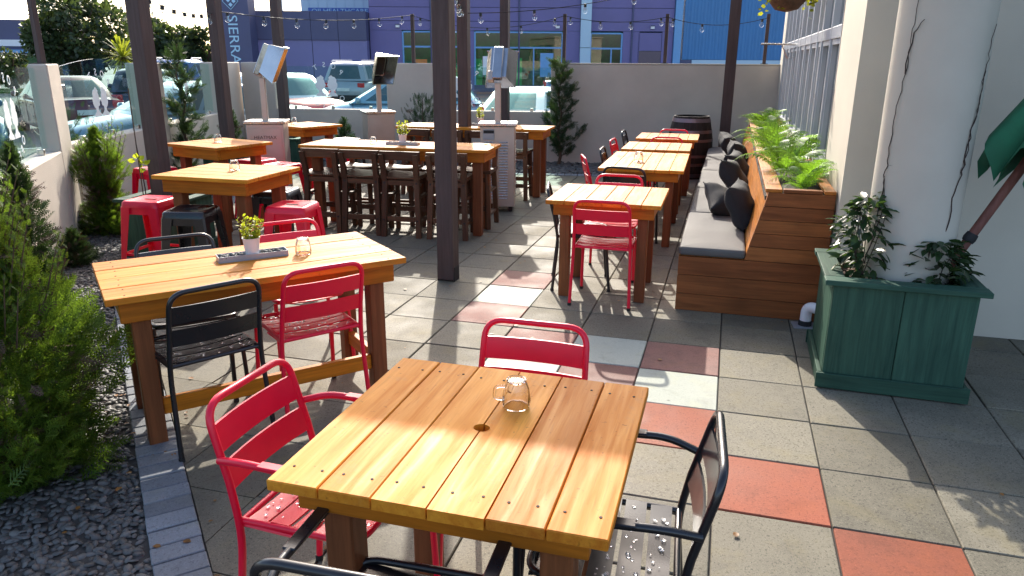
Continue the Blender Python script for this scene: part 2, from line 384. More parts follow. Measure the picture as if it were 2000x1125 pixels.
for c in range(-17, 7):
    for r in range(-18, 9):
        x0, y1 = c*TS, -r*TS; x1, y0 = x0+TS, y1-TS
        st = ((c*7919) % 5-2)*.006 if c < -4 else 0
        poly = [(x0+.003, y0+.003+st), (x1-.003, y0+.003+st), (x1-.003, y1-.003+st), (x0+.003, y1-.003+st)]
        for a, b in ((B0, B1), (B1, B2)): poly = clip(poly, a, b, BW) if poly else []
        poly = clip(poly, B3, B4, BW) if poly else []
        if len(poly) < 3: continue
        if x0 > -.25 and y0 > .85: continue
        if y0 > .7 and x0 > .7: continue
        P = [pix((px, py, 0)) for px, py in poly]
        if any(p[2] < 0 for p in P): continue
        if max(p[0] for p in P) < -60 or min(p[0] for p in P) > 2060 or min(p[1] for p in P) > 1170: continue
        ar = abs(sum(P[i][0]*P[(i+1) % len(P)][1]-P[(i+1) % len(P)][0]*P[i][1] for i in range(len(P))))/2
        wa = abs(sum(poly[i][0]*poly[(i+1) % len(poly)][1]-poly[(i+1) % len(poly)][0]*poly[i][1] for i in range(len(poly))))/2
        if wa < .004: continue
        cells.append((ar, c, r, poly, wa > .195))
cells.sort(key=lambda k: -k[0]); tile_me = {}
rest = MB(); rr = random.Random(3)
for i, (ar, c, r, poly, full) in enumerate(cells):
    mk = ('paver_red' if r >= 2 else 'paver_faded') if (c, r) in REDS else 'paver_white' if (c, r) in WHITES else 'paver'
    dz = rr.uniform(-.0025, .0015); cx = sum(p[0] for p in poly)/len(poly); cy = sum(p[1] for p in poly)/len(poly)
    if i < 298:
        if full:
            if mk not in tile_me: tile_me[mk] = MB().box((0, 0, -.02), (TS-.007, TS-.007, .04), ch=.004).mesh('paver', M[mk])
            inst('paver', tile_me[mk], patio_o, (cx, cy, dz), (rr.uniform(-.003, .003), rr.uniform(-.003, .003), rr.uniform(-.004, .004)))
        else:
            inst('paver', MB().prism([(x-cx, y-cy) for x, y in poly], -.04, 0).mesh('paver', M[mk]), patio_o, (cx, cy, dz))
    else: rest.prism(poly, -.04, dz)
if rest.v: tag(rest.build('paver_field', M['paver'], patio_o), kind='stuff')
# brick edging
edge_o = tag(MB().prism([(-.05, -.05), (.05, -.05), (.05, .05), (-.05, .05)], -.16, -.05).build('brick_edging', M['grout'], loc=(-3.2, -1.4, 0)), kind='structure')
bk = MB().box((0, 0, -.022), (BW-.012, .098, .06), ch=.004).mesh('brick', M['brick']); nb = 0; rest = MB()
for a, b in ((B0, B1), (B1, B2), (B3, B4)):
    l = math.hypot(b[0]-a[0], b[1]-a[1]); ang = math.atan2(b[1]-a[1], b[0]-a[0]); nx, ny = math.sin(ang), -math.cos(ang)
    for k in range(int(l/.105)):
        t = (k+.5)*.105; p = (a[0]+math.cos(ang)*t+nx*BW/2, a[1]+math.sin(ang)*t+ny*BW/2)
        if nb < 200:
            nb += 1; inst('brick', bk, edge_o, (p[0]+3.2+rr.uniform(-.003, .003), p[1]+1.4, rr.uniform(-.004, .002)), (0, 0, ang-PI/2+rr.uniform(-.012, .012)))
        else: rest.box((p[0]+3.2, p[1]+1.4, -.022), (.098, BW-.012, .06), ang, ch=0)
if rest.v: tag(rest.build('brick_row', M['brick'], edge_o), kind='stuff')

# ------------------------------------------------------------------ boundary walls
N0, N1 = Vector((-3.2, -2.87, 0)), Vector((-6.42, 1.52, 0))
L0, L1 = Vector((-6.55, 1.80, 0)), Vector((-8.45, 7.12, 0))
F0, F1 = Vector((-8.45, 7.27, 0)), Vector((.70, 8.85, 0))
WT, LEDGE, TOP = .2, .87, 1.66
def wall_piece(parent, name, P, Q, s0, s1, z0, z1, nrm, th=WT, mat='stucco', ch=.012, inset=0.0):
    d = (Q-P).normalized(); a = P+d*s0; b = P+d*s1; c = (a+b)/2+nrm*(th/2+inset)
    q = MB().box((0, 0, (z1-z0)/2), ((b-a).length, th, z1-z0), ch=ch)
    return q.build(name, M[mat], parent, loc=(c.x, c.y, z0), rz=math.atan2(d.y, d.x))
def out_n(P, Q):
    d = (Q-P).normalized(); return Vector((-d.y, d.x, 0))
def decal_letters(txt, size, ext=.001):
    cu = bpy.data.curves.new('lettering', 'FONT'); cu.body = txt; cu.size = size; cu.extrude = ext; cu.align_x = 'CENTER'; cu.align_y = 'CENTER'; cu.resolution_u = 3
    ob = bpy.data.objects.new('lettering', cu); COL.objects.link(ob); dg = bpy.context.evaluated_depsgraph_get()
    me = bpy.data.meshes.new_from_object(ob.evaluated_get(dg)); bpy.data.objects.remove(ob); return me
def bust(side):
    """profile of a head with piled hair, facing +x, in units of its own height"""
    P = [(-.26, 0), (-.22, .10), (-.10, .17), (-.09, .27), (-.19, .33), (-.26, .45), (-.27, .60), (-.21, .66), (-.23, .78), (-.15, .90), (-.05, .93), (.02, 1.0), (.10, .95), (.17, .88), (.15, .80), (.20, .72), (.21, .62), (.27, .52), (.21, .48), (.22, .41), (.19, .36), (.09, .34), (.07, .22), (.14, .14), (.24, .09), (.27, 0)]
    P = [(x*side, y) for x, y in P]; return P if side > 0 else P[::-1]
def glass_bay(parent, P, Q, s0, s1, nrm, z0=LEDGE+.03, z1=1.62, arch=.05, logo=True, over=.10, lg=.32, inset=.10, lp=.5):
    d = (Q-P).normalized(); a = P+d*(s0-over); b = P+d*(s1+over); l = (b-a).length; ins = inset
    poly = [(-l/2, 0), (l/2, 0)]+[(l/2-l*k/12, (z1-z0)+arch*math.sin(PI*k/12)-.0) for k in range(13)]
    o = MB().prism(poly, -.006, .006, Matrix.Rotation(PI/2, 4, 'X'))
    c = (a+b)/2+nrm*ins
    g = o.build('glass_panel', M['glass'], parent, loc=(c.x, c.y, z0), rz=math.atan2(d.y, d.x))
    cl = MB().box((0, 0, 0), (.05, .05, .07), ch=.006).mesh('clamp', M['steel'])
    for t in (.12, .5, .88): inst('clamp', cl, g, ((t-.5)*(l-.2*0)*.9, -.012, -.01))
    for sx in (-1, 1): inst('clamp', cl, g, (sx*(l/2-.055), -.012, (z1-z0)*.74), (0, PI/2, 0))
    if logo:
        dm = MB(); Mx = Matrix.Rotation(PI/2, 4, 'X')
        for sgn in (-1, 1): dm.prism([(x*lg+(-sgn)*lg*.29, y*lg) for x, y in bust(sgn)], .0065, .008, Mx)
        lo = dm.build('silhouette_decal', M['decal'], g, loc=((lp-.5)*l, 0, .19))
        for word, rad, a0, st, flip in (('POST', lg*.98, 140, -27, 1), ('OFFICE', lg*.98, 218, 21, -1)):
            for i, chh in enumerate(word):   # sign-written on the outside, so mirrored from in here
                aa = R(a0+st*i); me = decal_letters(chh, lg*.34); ob = bpy.data.objects.new('letter_decal', me); me.materials.append(M['decal']); link(ob, g)
                ux, uz = -rad*math.cos(aa), rad*math.sin(aa)
                ob.matrix_local = Matrix.Translation(((lp-.5)*l+ux, -.008, .19+lg*.5+uz)) @ Matrix.Rotation(-(aa-PI/2)*(-1) if flip > 0 else -(1.5*PI-aa), 4, 'Y') @ Matrix.Scale(-1, 4, (1, 0, 0)) @ Matrix.Rotation(PI/2, 4, 'X')
    return g
nN, nL, nF = out_n(N0, N1), out_n(L0, L1), out_n(F0, F1)
lw = empty('boundary_wall', (0, 0, 0), 0, 'cream stucco wall with glass panels along the left, beside the pebbles', 'wall')
lenN, lenL = (N1-N0).length, (L1-L0).length
wall_piece(lw, 'low_wall', N0, N1, 0, lenN-.5, -.2, LEDGE, nN, .24)
wall_piece(lw, 'pillar', N0, N1, lenN-.5, lenN+.02, -.2, TOP, nN, .16)
sp0 = 2.02
wall_piece(lw, 'pillar', N0, N1, sp0, sp0+.5, LEDGE, TOP, nN, .16, inset=.001)
glass_bay(lw, N0, N1, sp0+.5, lenN-.5, nN, arch=.03, lp=.55, inset=.11)
glass_bay(lw, N0, N1, sp0-1.8, sp0, nN, arch=.03, logo=False, inset=.11)
wall_piece(lw, 'low_wall', L0, L1, -.2, 1.8, -.2, LEDGE, nL)
wall_piece(lw, 'pillar', L0, L1, 1.8, 2.35, -.2, TOP, nL, .24)
wall_piece(lw, 'low_wall', L0, L1, 2.35, 4.55, -.2, LEDGE, nL)
wall_piece(lw, 'pillar', L0, L1, 4.55, lenL+.28, -.2, TOP, nL, .24)
glass_bay(lw, L0, L1, -.05, 1.8, nL, arch=.09, lp=.42); glass_bay(lw, L0, L1, 2.35, 4.55, nL, arch=.05, lp=.45)
fw = empty('boundary_wall', (0, 0, 0), 0, 'cream stucco wall with two glazed openings along the far end of the patio', 'wall')
def fs(x): return (x-F0.x)/((F1-F0).normalized().x)
lenF = (F1-F0).length
wall_piece(fw, 'pier', F0, F1, -.0, fs(-7.86), -.2, TOP, nF)
wall_piece(fw, 'low_wall', F0, F1, fs(-7.86), fs(-5.86), -.2, LEDGE, nF)
wall_piece(fw, 'pier', F0, F1, fs(-5.86), fs(-5.03), -.2, TOP, nF)
wall_piece(fw, 'low_wall', F0, F1, fs(-5.03), fs(-3.04), -.2, LEDGE, nF)
wall_piece(fw, 'pier', F0, F1, fs(-3.04), lenF+.1, -.2, TOP, nF)
glass_bay(fw, F0, F1, fs(-7.86), fs(-5.86), nF, arch=0, over=-.01, z1=1.60, lp=.45, lg=.36)
glass_bay(fw, F0, F1, fs(-5.03), fs(-3.04), nF, arch=0, over=-.01, z1=1.60, lp=.22, lg=.36)
# coping strip, a little whiter, on the solid part
wall_piece(fw, 'coping', F0, F1, fs(-3.04), lenF+.1, TOP, TOP+.02, nF, .21, 'stucco_wall', .004, inset=-.005)

# lighting poles standing on the walls
pole_me = MB().box((0, 0, .40), (.055, .055, .82), ch=.004).mesh('shaft', M['post'])
def wall_pole(p, z0, z1, label):
    e = empty('wall_pole', (p[0], p[1], z0), 0, label, 'pole', 'dark timber poles fixed on the boundary wall')
    inst('shaft', pole_me, e, sc=(1, 1, (z1-z0)/.81)); MB().box((0, 0, .004), (.11, .11, .008)).build('base_plate', M['dark'], e)
    return e
for px, lab in ((-5.41, 'slim dark pole on the wall pier between the two glazed openings'), (-2.85, 'slim dark pole on the far wall above the dark conifer'), (-1.19, 'slim dark pole in the middle of the solid far wall'), (.40, 'slim dark pole at the building end of the far wall')):
    wall_pole((px, F0.y+(px-F0.x)*(F1.y-F0.y)/(F1.x-F0.x)+.1), TOP+(.02 if px > -3 else 0), 2.46, lab)
pl = N0+(N1-N0).normalized()*(lenN-.28)+nN*.08
wall_pole((pl.x, pl.y), TOP, 3.0, 'dark pole on the left wall pillar next to the maroon car')

# ------------------------------------------------------------------ pergola
def post(x, y, h, label, s=.138, rz=0.0):
    e = empty('pergola_post', (x, y, 0), rz, label, 'post', 'dark stained timber posts')
    MB().box((0, 0, h/2+.006), (s, s, h-.012), ch=.006).build('shaft', M['post'], e)
    for sx in (-1, 1): MB().box((sx*(s/2+.002), 0, .06), (.006, s*.8, .12)).build('bracket', M['dark'], e)
    return e
PH = 2.85
post(-2.165, .93, PH, 'nearest dark square post, standing alone beside the chequered pavers')
post(-4.95, 1.02, PH, 'dark square post rising out of the green planter box by the left wall')
post(-6.5, 4.1, 3.0, 'dark square post behind the left bar tables, beside the lettered heater')
post(-7.05, 6.35, 3.0, 'dark square post in front of the glazed opening with the red car')
post(-3.42, 4.9, 3.0, 'dark square post behind the long bar table, half hidden by the nearest post')
post(-3.72, 7.75, 3.0, 'dark square post by the far wall behind the louvred heater')
post(-.12, 7.62, 3.0, 'dark square post at the far end of the cushioned bench', .16)
bm = empty('pergola_beam', (-2.2, .93, PH), 0, 'heavy dark timber beam overhead across the patio', 'beam')
MB().box((0, 0, .175), (5.9, .14, .35), ch=.006).build('lower_beam', M['post_x'], bm)

# ------------------------------------------------------------------ building on the right
FX = .66
bd = empty('restaurant_building', (FX, .65, 0), 0, 'cream rendered building with tall grey aluminium windows on the right', 'building')
def bpart(name, x0, x1, y0, y1, z0, z1, mat, par=bd, ch=.0):
    return MB().box(((x0+x1)/2-FX, (y0+y1)/2-.65, (z0+z1)/2), (x1-x0, y1-y0, z1-z0), ch=ch).build(name, M[mat], par)
WY0, WY1, SZ, HZ = 1.62, 8.35, .93, 3.3
bpart('wall', FX, FX+.22, .65, WY0, 0, 4, 'stucco_wall')
bpart('wall', FX, FX+.22, WY1, 9.0, 0, 4, 'stucco_wall')
bpart('sill_wall', FX, FX+.22, WY0, WY1, 0, SZ, 'stucco_wall')
bpart('head_wall', FX, FX+.22, WY0, WY1, HZ, 4, 'stucco_wall')
bpart('wall', FX+.22, 6, .72, .9, 0, 4, 'stucco_wall')
bpart('pilaster', FX+.0, FX+.19, .60, .649, 0, 4, 'stucco_wall')
bpart('wall', FX+.22, 6, 8.85, 9.0, 0, 4, 'stucco_wall')
bpart('wall', 5.9, 6, .9, 8.85, 0, 4, 'stucco_wall')
bpart('floor', FX+.22, 5.9, .9, 8.85, -.05, 0, 'stucco_wall'); bpart('roof', FX-.05, 6.1, .6, 9.1, 4, 4.15, 'stucco_wall')
bpart('sill', FX-.03, FX+.1, WY0, WY1, SZ-.001, SZ+.025, 'alu')
ys = [WY0, 2.28, 2.95, 3.35, 4.0, 4.65, 5.3, 5.7, 6.35, 7.0, 7.7, WY1]
for i, y in enumerate(ys):
    bpart('mullion', FX+.0, FX+.1, y-.035, y+.035, SZ+.026, HZ, 'alu', ch=.004)
for a, b in zip(ys[:-1], ys[1:]):
    wn = bpart('window', FX+.05, FX+.058, a+.035, b-.035, SZ+.04, 1.88, 'window')
    wn2 = bpart('window', FX+.05, FX+.058, a+.035, b-.035, 1.99, HZ, 'window')
    f = MB()
    for (y0, y1, z0, z1) in ((a+.036, a+.075, SZ+.03, 1.89), (b-.075, b-.036, SZ+.03, 1.89), (a+.075, b-.075, SZ+.03, SZ+.075), (a+.075, b-.075, 1.85, 1.89)):
        f.box((.04, (y0+y1)/2-.65, (z0+z1)/2), (.05, y1-y0, z1-z0))
    f.build('sash_frame', M['alu'], wn)
    bpart('transom', FX+.002, FX+.098, a+.0351, b-.0351, 1.891, 1.985, 'alu', ch=.004)
br = MB(); br.tube([(0, 5.4, 1.93), (-.22, 5.4, 1.935), (-.42, 5.36, 1.935)], .012, 8); br.tube([(0, 5.4, 1.78), (-.08, 5.4, 1.76), (-.16, 5.4, 1.92)], .008, 6); br.build('wall_bracket', M['steel'], bd)
# round column
cl = empty('round_column', (.945, -.06, 0), 0, 'round pale painted column rising out of the big green planter', 'column')
MB().lathe([(.225, 0), (.225, 3.9), (.24, 3.92), (.24, 4.0)], 48).build('shaft', M['column'], cl, smooth=40)
MB().box((0, 0, 4.03), (.6, .6, .06)).build('cap', M['stucco_wall'], cl)

# gravel
def in_gravel(p):
    if side(N0, N1, p) > -.0 and p[1] < 1.55: return False
    if p[1] >= 1.0 and side(L0, L1, p) > 0: return False
    if side(F0, F1, p) > 0: return False
    a = side(B0, B1, p) > -.02*0; b = side(B1, B2, p) > 0; c = side(B3, B4, p) > 0
    return a or b or c
pos = []
for (x0, x1, y0, y1, sp) in ((-6.6, -1.2, -3.6, 1.5, .0245), (-8.6, .6, 1.5, 8.9, .05)):
    nx, ny = int((x1-x0)/sp), int((y1-y0)/sp)
    for i in range(nx):
        for j in range(ny):
            p = (x0+(i+random.random())*sp, y0+(j+random.random())*sp)
            if in_gravel(p) and not (p[0] > -.4 and p[1] < 7.5 and p[0] < 9):
                q = pix((p[0], p[1], 0))
                if q[2] > 0 and -80 < q[0] < 2050 and q[1] < 1180: pos.append((p[0], p[1], -.012+random.uniform(-.008, .010)+(.02 if sp > .04 else 0), sp))
pos = np.array(pos); n = len(pos)
pv = [(0, 0, .55)]+[(math.cos(2*PI*k/6)*.86, math.sin(2*PI*k/6)*.86, .3) for k in range(6)]+[(math.cos(2*PI*(k+.5)/6), math.sin(2*PI*(k+.5)/6), -.12) for k in range(6)]
pf = [(0, 1+k, 1+(k+1) % 6) for k in range(6)]+[q for k in range(6) for q in ((1+k, 7+k, 1+(k+1) % 6), (1+(k+1) % 6, 7+k, 7+(k+1) % 6))]
ang = rng.uniform(0, 2*PI, n); c, s = np.cos(ang), np.sin(ang); ax = rng.uniform(.75, 1.25, n); ay = rng.uniform(.5, .8, n); az = rng.uniform(.5, .9, n); tx, ty = rng.normal(0, .22, n), rng.normal(0, .22, n)
mt = np.zeros((n, 3, 3)); mt[:, 0, 0] = c*ax; mt[:, 0, 1] = -s*ay; mt[:, 1, 0] = s*ax; mt[:, 1, 1] = c*ay; mt[:, 2, 2] = az; mt[:, 2, 0] = tx*ax; mt[:, 2, 1] = ty*ay
tag(scatter('pebbles', M['pebble'], None, pv, pf, pos[:, :3], mt, rng.uniform(.62, .98, n)*pos[:, 3], True), 'grey rounded river pebbles in the strip along the walls', 'pebbles', kind='stuff')
print('pebbles', n, 'tiles', len(cells))
# ------------------------------------------------------------------ tables
def table(name, label, loc, rz, lx, ly, h, npl, along='y', group=None, th=.03, leg=.075, ap=.085, stretch=False, hole=False, nails=False, over=.05, ext=None):
    """planked table; planks run along the given local axis"""
    e = empty(name, (*loc, 0), rz, label, 'table', group)
    L_, W_ = (ly, lx) if along == 'y' else (lx, ly); pw = W_/npl
    dims = (pw-.003, L_, th) if along == 'y' else (L_, pw-.003, th); pm = M['tabletop' if along == 'y' else 'tabletop_x']
    pm_ = MB().box((0, 0, 0), dims, ch=.003).mesh('plank', pm)
    nl = MB().lathe([(.004, 0), (.004, .0015)], 6).mesh('nail', M['nail'])
    for i in range(npl):
        o = (i+.5)*pw-W_/2; pos = (o, 0, h-th/2) if along == 'y' else (0, o, h-th/2)
        dz = random.uniform(-.0008, .0008)
        if hole and i in (npl//2-1,):
            pl = plank_hole(pw, L_, th, pm, hole); ob = inst('plank', pl, e, (pos[0], pos[1], pos[2]+dz))
        elif hole and i == npl//2:
            pl = plank_hole(pw, L_, th, pm, hole, True); ob = inst('plank', pl, e, (pos[0], pos[1], pos[2]+dz))
        else: ob = inst('plank', pm_, e, (pos[0], pos[1], pos[2]+dz))
        if nails:
            for sg in (-1, 1):
                for q in (-.28, .26):
                    a, b = pw*q+random.uniform(-.006, .006), sg*(L_/2-over-.03)+random.uniform(-.006, .006)
                    inst('nail', nl, ob, ((a, b, th/2) if along == 'y' else (b, a, th/2)))
    ax, ay = lx/2-over, ly/2-over; z = h-th-ap/2-.001
    for sg in (-1, 1):
        MB().box((0, sg*(ay-.02), z), (2*ax, .038, ap), ch=.004).build('apron', M['apron_x'], e)
        MB().box((sg*(ax-.0205), 0, z-.001), (.036, 2*ay-.08, ap-.002), ch=.004).build('apron', M['apron_y'], e)
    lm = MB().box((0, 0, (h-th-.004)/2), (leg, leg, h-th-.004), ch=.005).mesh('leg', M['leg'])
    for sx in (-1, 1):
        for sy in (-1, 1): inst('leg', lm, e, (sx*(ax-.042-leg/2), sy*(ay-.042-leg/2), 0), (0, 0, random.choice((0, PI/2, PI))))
    if stretch:
        zz = .17
        for sx in (-1, 1): MB().box((sx*(ax-.042-leg/2), 0, zz), (.035, 2*ay-.084-2*leg-.002, .08), ch=.004).build('stretcher', M['apron_y'], e)
        yy = (ay-.042-leg/2)*stretch
        MB().box((0, yy, zz+.002), (2*(ax-.042)-(leg+.04 if stretch == 0 else 2*leg)-.002, .035, .08), ch=.004).build('stretcher', M['apron_x'], e)
    return e
def plank_hole(pw, L_, th, mat, rad, left=False):
    """board with half of a round umbrella hole cut from one edge"""
    hw = pw/2-.002; n = 12; s = 1 if not left else -1
    P = [(-hw*s, -L_/2), (hw*s, -L_/2), (hw*s, -rad)]+[(hw*s-s*rad*math.sin(PI*k/n), -rad*math.cos(PI*k/n)) for k in range(1, n)]+[(hw*s, rad), (hw*s, L_/2), (-hw*s, L_/2)]
    if left: P = P[::-1]
    return MB().prism(P, -th/2, th/2).mesh('plank', mat)
GD = 'low slatted-top dining tables'; GB = 'tall square bar tables'
table('dining_table', 'square timber table with an umbrella hole and an upturned mug, nearest the camera', (-.65, -2.77), 0, .83, .80, .75, 6, 'y', GD, hole=.021, nails=True, leg=.08, ap=.07)
table('dining_table', 'long timber table set at an angle by the pebbles, with tray and herb pot', (-2.31, -1.42), R(48.4), 1.37, .70, .75, 4, 'x', GD, stretch=-1, nails=True, leg=.08, ap=.10)
table('dining_table', 'nearest of the timber tables in the row beside the cushioned bench', (-.89, 1.07), R(.5), .83, .80, .75, 6, 'y', GD)
table('dining_table', 'second timber table in the row by the bench, with an upturned glass on it', (-.84, 3.17), R(1), .80, 1.40, .75, 6, 'y', GD)
table('dining_table', 'third timber table in the row along the bench', (-.86, 4.55), R(1), .78, .84, .75, 6, 'y', GD)
table('dining_table', 'farthest timber table in the row, in front of the barrel', (-.84, 5.83), R(1), .80, .84, .75, 6, 'y', GD)
table('bar_table', 'square bar table nearest the planter box, red and black stools round it', (-3.79, .44), R(1), .82, .74, .88, 5, 'x', GB, leg=.085, ap=.10)
table('bar_table', 'square bar table in front of the lettered heater', (-5.16, 2.16), R(-15), .80, .72, .88, 5, 'x', GB, leg=.085, ap=.10)
table('bar_table', 'small far bar table right beside the lettered heater cabinet', (-5.52, 4.45), R(-22), .72, .66, .88, 5, 'x', GB, leg=.085, ap=.10)
table('long_bar_table', 'long timber bar table with four dark wooden bar chairs along its near side', (-3.31, 2.62), R(4.5), 1.99, .62, .88, 4, 'x', 'long bar tables', stretch=0, leg=.09, ap=.10)
table('long_bar_table', 'long timber bar table farther back, behind the louvred heater', (-3.3, 5.0), R(3), 2.02, .66, .88, 4, 'x', 'long bar tables', stretch=0, leg=.09, ap=.10)

# ------------------------------------------------------------------ metal chairs
def chair_proto(col, arms):
    m = M[col]; e = bpy.data.objects.new('arm_chair' if arms else 'metal_chair', None); link(e); r = .0115
    hw = .205
    loop = [(-hw-.012, -.235, .006), (-hw, -.195, .40), (-hw+.006, -.225, .56), (-hw+.012, -.285, .788), (hw-.012, -.285, .788), (hw-.006, -.225, .56), (hw, -.195, .40), (hw+.012, -.235, .006)]
    pts = bez(loop[:3], 5, .10)[:-1]+bez(loop[2:6], 7, .075)[:-1]+bez(loop[5:], 5, .10)
    MB().tube(pts, r, 10).build('back_frame', m, e, smooth=50)
    def yb(z): return -.225-.060*(z-.56)/.228
    # back slats, gently curved
    for (z0, z1) in ((.535, .615), (.645, .725)):
        v = []; f = []; nn = 8
        for i in range(nn+1):
            t = i/nn*2-1; x = t*(hw-.012); cv = -.016*(1-t*t)
            for (z, dy) in ((z0, .0035), (z1, .0035), (z1, -.0035), (z0, -.0035)): v.append((x, yb(z)+cv+dy, z))
        for i in range(nn):
            for k in range(4): f.append((i*4+k, i*4+(k+1) % 4, i*4+4+(k+1) % 4, i*4+4+k))
        f += [(3, 2, 1, 0), (nn*4, nn*4+1, nn*4+2, nn*4+3)]
        MB().add(v, f).build('back_slat', m, e, smooth=40)
    # seat rail hoop
    sr = bez([(-hw+.012, -.20, .437), (-hw+.006, .185, .447), (hw-.006, .185, .447), (hw-.012, -.20, .437)], 7, .07)
    MB().tube(sr, .0105, 8).build('seat_rail', m, e, smooth=50)
    MB().tube([(-hw+.012, -.197, .437), (hw-.012, -.197, .437)], .0095, 8).build('rear_rail', m, e, smooth=50)
    for k in range(5):
        y0 = -.178+k*.074; v = []; f = []; nn = 8
        for i in range(nn+1):
            t = i/nn*2-1; x = t*(hw-.012); cz = .449-.012*(1-t*t)-(.004 if k == 0 else 0)
            fr = -.010 if k == 4 else 0
            for (y, z) in ((y0, cz-.003), (y0+.062, cz-.003+fr), (y0+.062, cz+.003+fr), (y0, cz+.003)): v.append((x, y, z))
        for i in range(nn):
            for q in range(4): f.append((i*4+q, i*4+4+q, i*4+4+(q+1) % 4, i*4+(q+1) % 4))
        f += [(0, 1, 2, 3), (nn*4+3, nn*4+2, nn*4+1, nn*4)]
        MB().add(v, f).build('seat_slat', m, e, smooth=40)
    for sx in (-1, 1):
        if arms:
            p = bez([(sx*(hw+.002), -.243, .63), (sx*(hw+.028), -.15, .655), (sx*(hw+.028), .185, .645), (sx*(hw+.014), .225, .006)], 6, .07)
            MB().tube(p, r, 10).build('arm_and_leg', m, e, smooth=50)
            MB().box((sx*(hw+.028), .02, .660), (.034, .22, .008), ch=.003).build('arm_pad', m, e)
        else:
            p = [(sx*(hw-.004), .165, .437), (sx*(hw+.006), .205, .006)]
            MB().tube(p, r, 10).build('leg', m, e, smooth=50)
        MB().tube([(sx*(hw-.01), -.197, .425), (sx*(hw+.0), -.02, .43)], .006, 6).build('brace', m, e, smooth=50)
        for y in (-.235, .225 if arms else .205): MB().lathe([(.014, 0), (.014, .02)], 8, (sx*(hw+(.012 if y < 0 else .014 if arms else .006)), y, 0)).build('foot_cap', M['rubber'], e)
    return e
protos = {}
def chair(col, arms, x, y, deg, label):
    k = (col, arms)
    if k not in protos: protos[k] = chair_proto(*k); o = protos[k]
    else: o = copy_tree(protos[k])
    o.location = (x, y, 0); o.rotation_euler = (0, 0, R(deg))
    return tag(o, label, 'chair', 'metal slatted chairs')
drop_m, t_, b_, N_, L_ = newmat('water_drop'); b_.inputs['Base Color'].default_value = (1, 1, 1, 1); b_.inputs['Roughness'].default_value = .03; b_.inputs['Transmission Weight'].default_value = .9; b_.inputs['IOR'].default_value = 1.33
def drops(ch, n, seed):
    r_ = random.Random(seed); q = MB()
    for _ in range(n):
        k = r_.randrange(5); x = r_.uniform(-.17, .17); y = -.178+k*.074+r_.uniform(.01, .052); s = r_.uniform(.0025, .0075)
        z = .4525-.012*(1-(x/.193)**2)
        q.lathe([(s, 0), (s*.85, s*.35), (s*.4, s*.6)], 7, (x, y, z))
    tag(q.build('water_drops', drop_m, ch, smooth=60), kind='stuff')
c1 = chair('red', True, -1.12, -2.755, -92, 'red armchair at the left side of the nearest table, wet seat')
c2 = chair('black', True, -.30, -2.735, 93, 'black armchair at the right side of the nearest table, wet seat')
c3 = chair('black', True, -.71, -3.185, 2, 'black armchair at the bottom edge, its back to the camera')
c4 = chair('red', False, -.69, -2.295, 180, 'red chair on the far side of the nearest table, only its back showing')
c5 = chair('black', False, -2.36, -1.80, 58, 'black chair on the near side of the angled table, wet seat')
c6 = chair('red', False, -2.05, -1.385, 53, 'red chair on the near side of the angled table, wet seat')
c7 = chair('black', False, -2.70, -1.44, 228, 'black chair on the far side of the angled table, next to the pebbles')
c8 = chair('red', False, -2.35, -.92, 228, 'red chair on the far side of the angled table, behind the herb pot')
c9 = chair('red', False, -.865, .80, 0, 'red chair with its back to the camera at the first bench table')
chair('black', False, -1.10, 1.14, -78, 'black chair at the left side of the first bench table')
chair('red', False, -.92, 1.49, 180, 'red chair between the first and second bench tables, facing the camera')
chair('black', False, -.9, 2.53, -10, 'black chair with its back to the camera at the second bench table')
chair('red', False, -1.19, 3.05, -72, 'red chair at the left side of the second bench table')
chair('black', False, -1.12, 3.80, -88, 'black chair at the far left corner of the second bench table')
chair('red', False, -1.15, 4.75, -92, 'red chair at the left side of the third bench table')
chair('red', False, -.82, 4.94, 178, 'red chair between the third and the farthest bench tables')
chair('black', False, -1.18, 5.95, -90, 'black chair at the left side of the farthest bench table')
chair('red', False, -.80, 6.10, 181, 'red chair in front of the barrel, behind the farthest bench table')
for i, ch in enumerate((c1, c2, c5, c6)): drops(ch, 90, i)

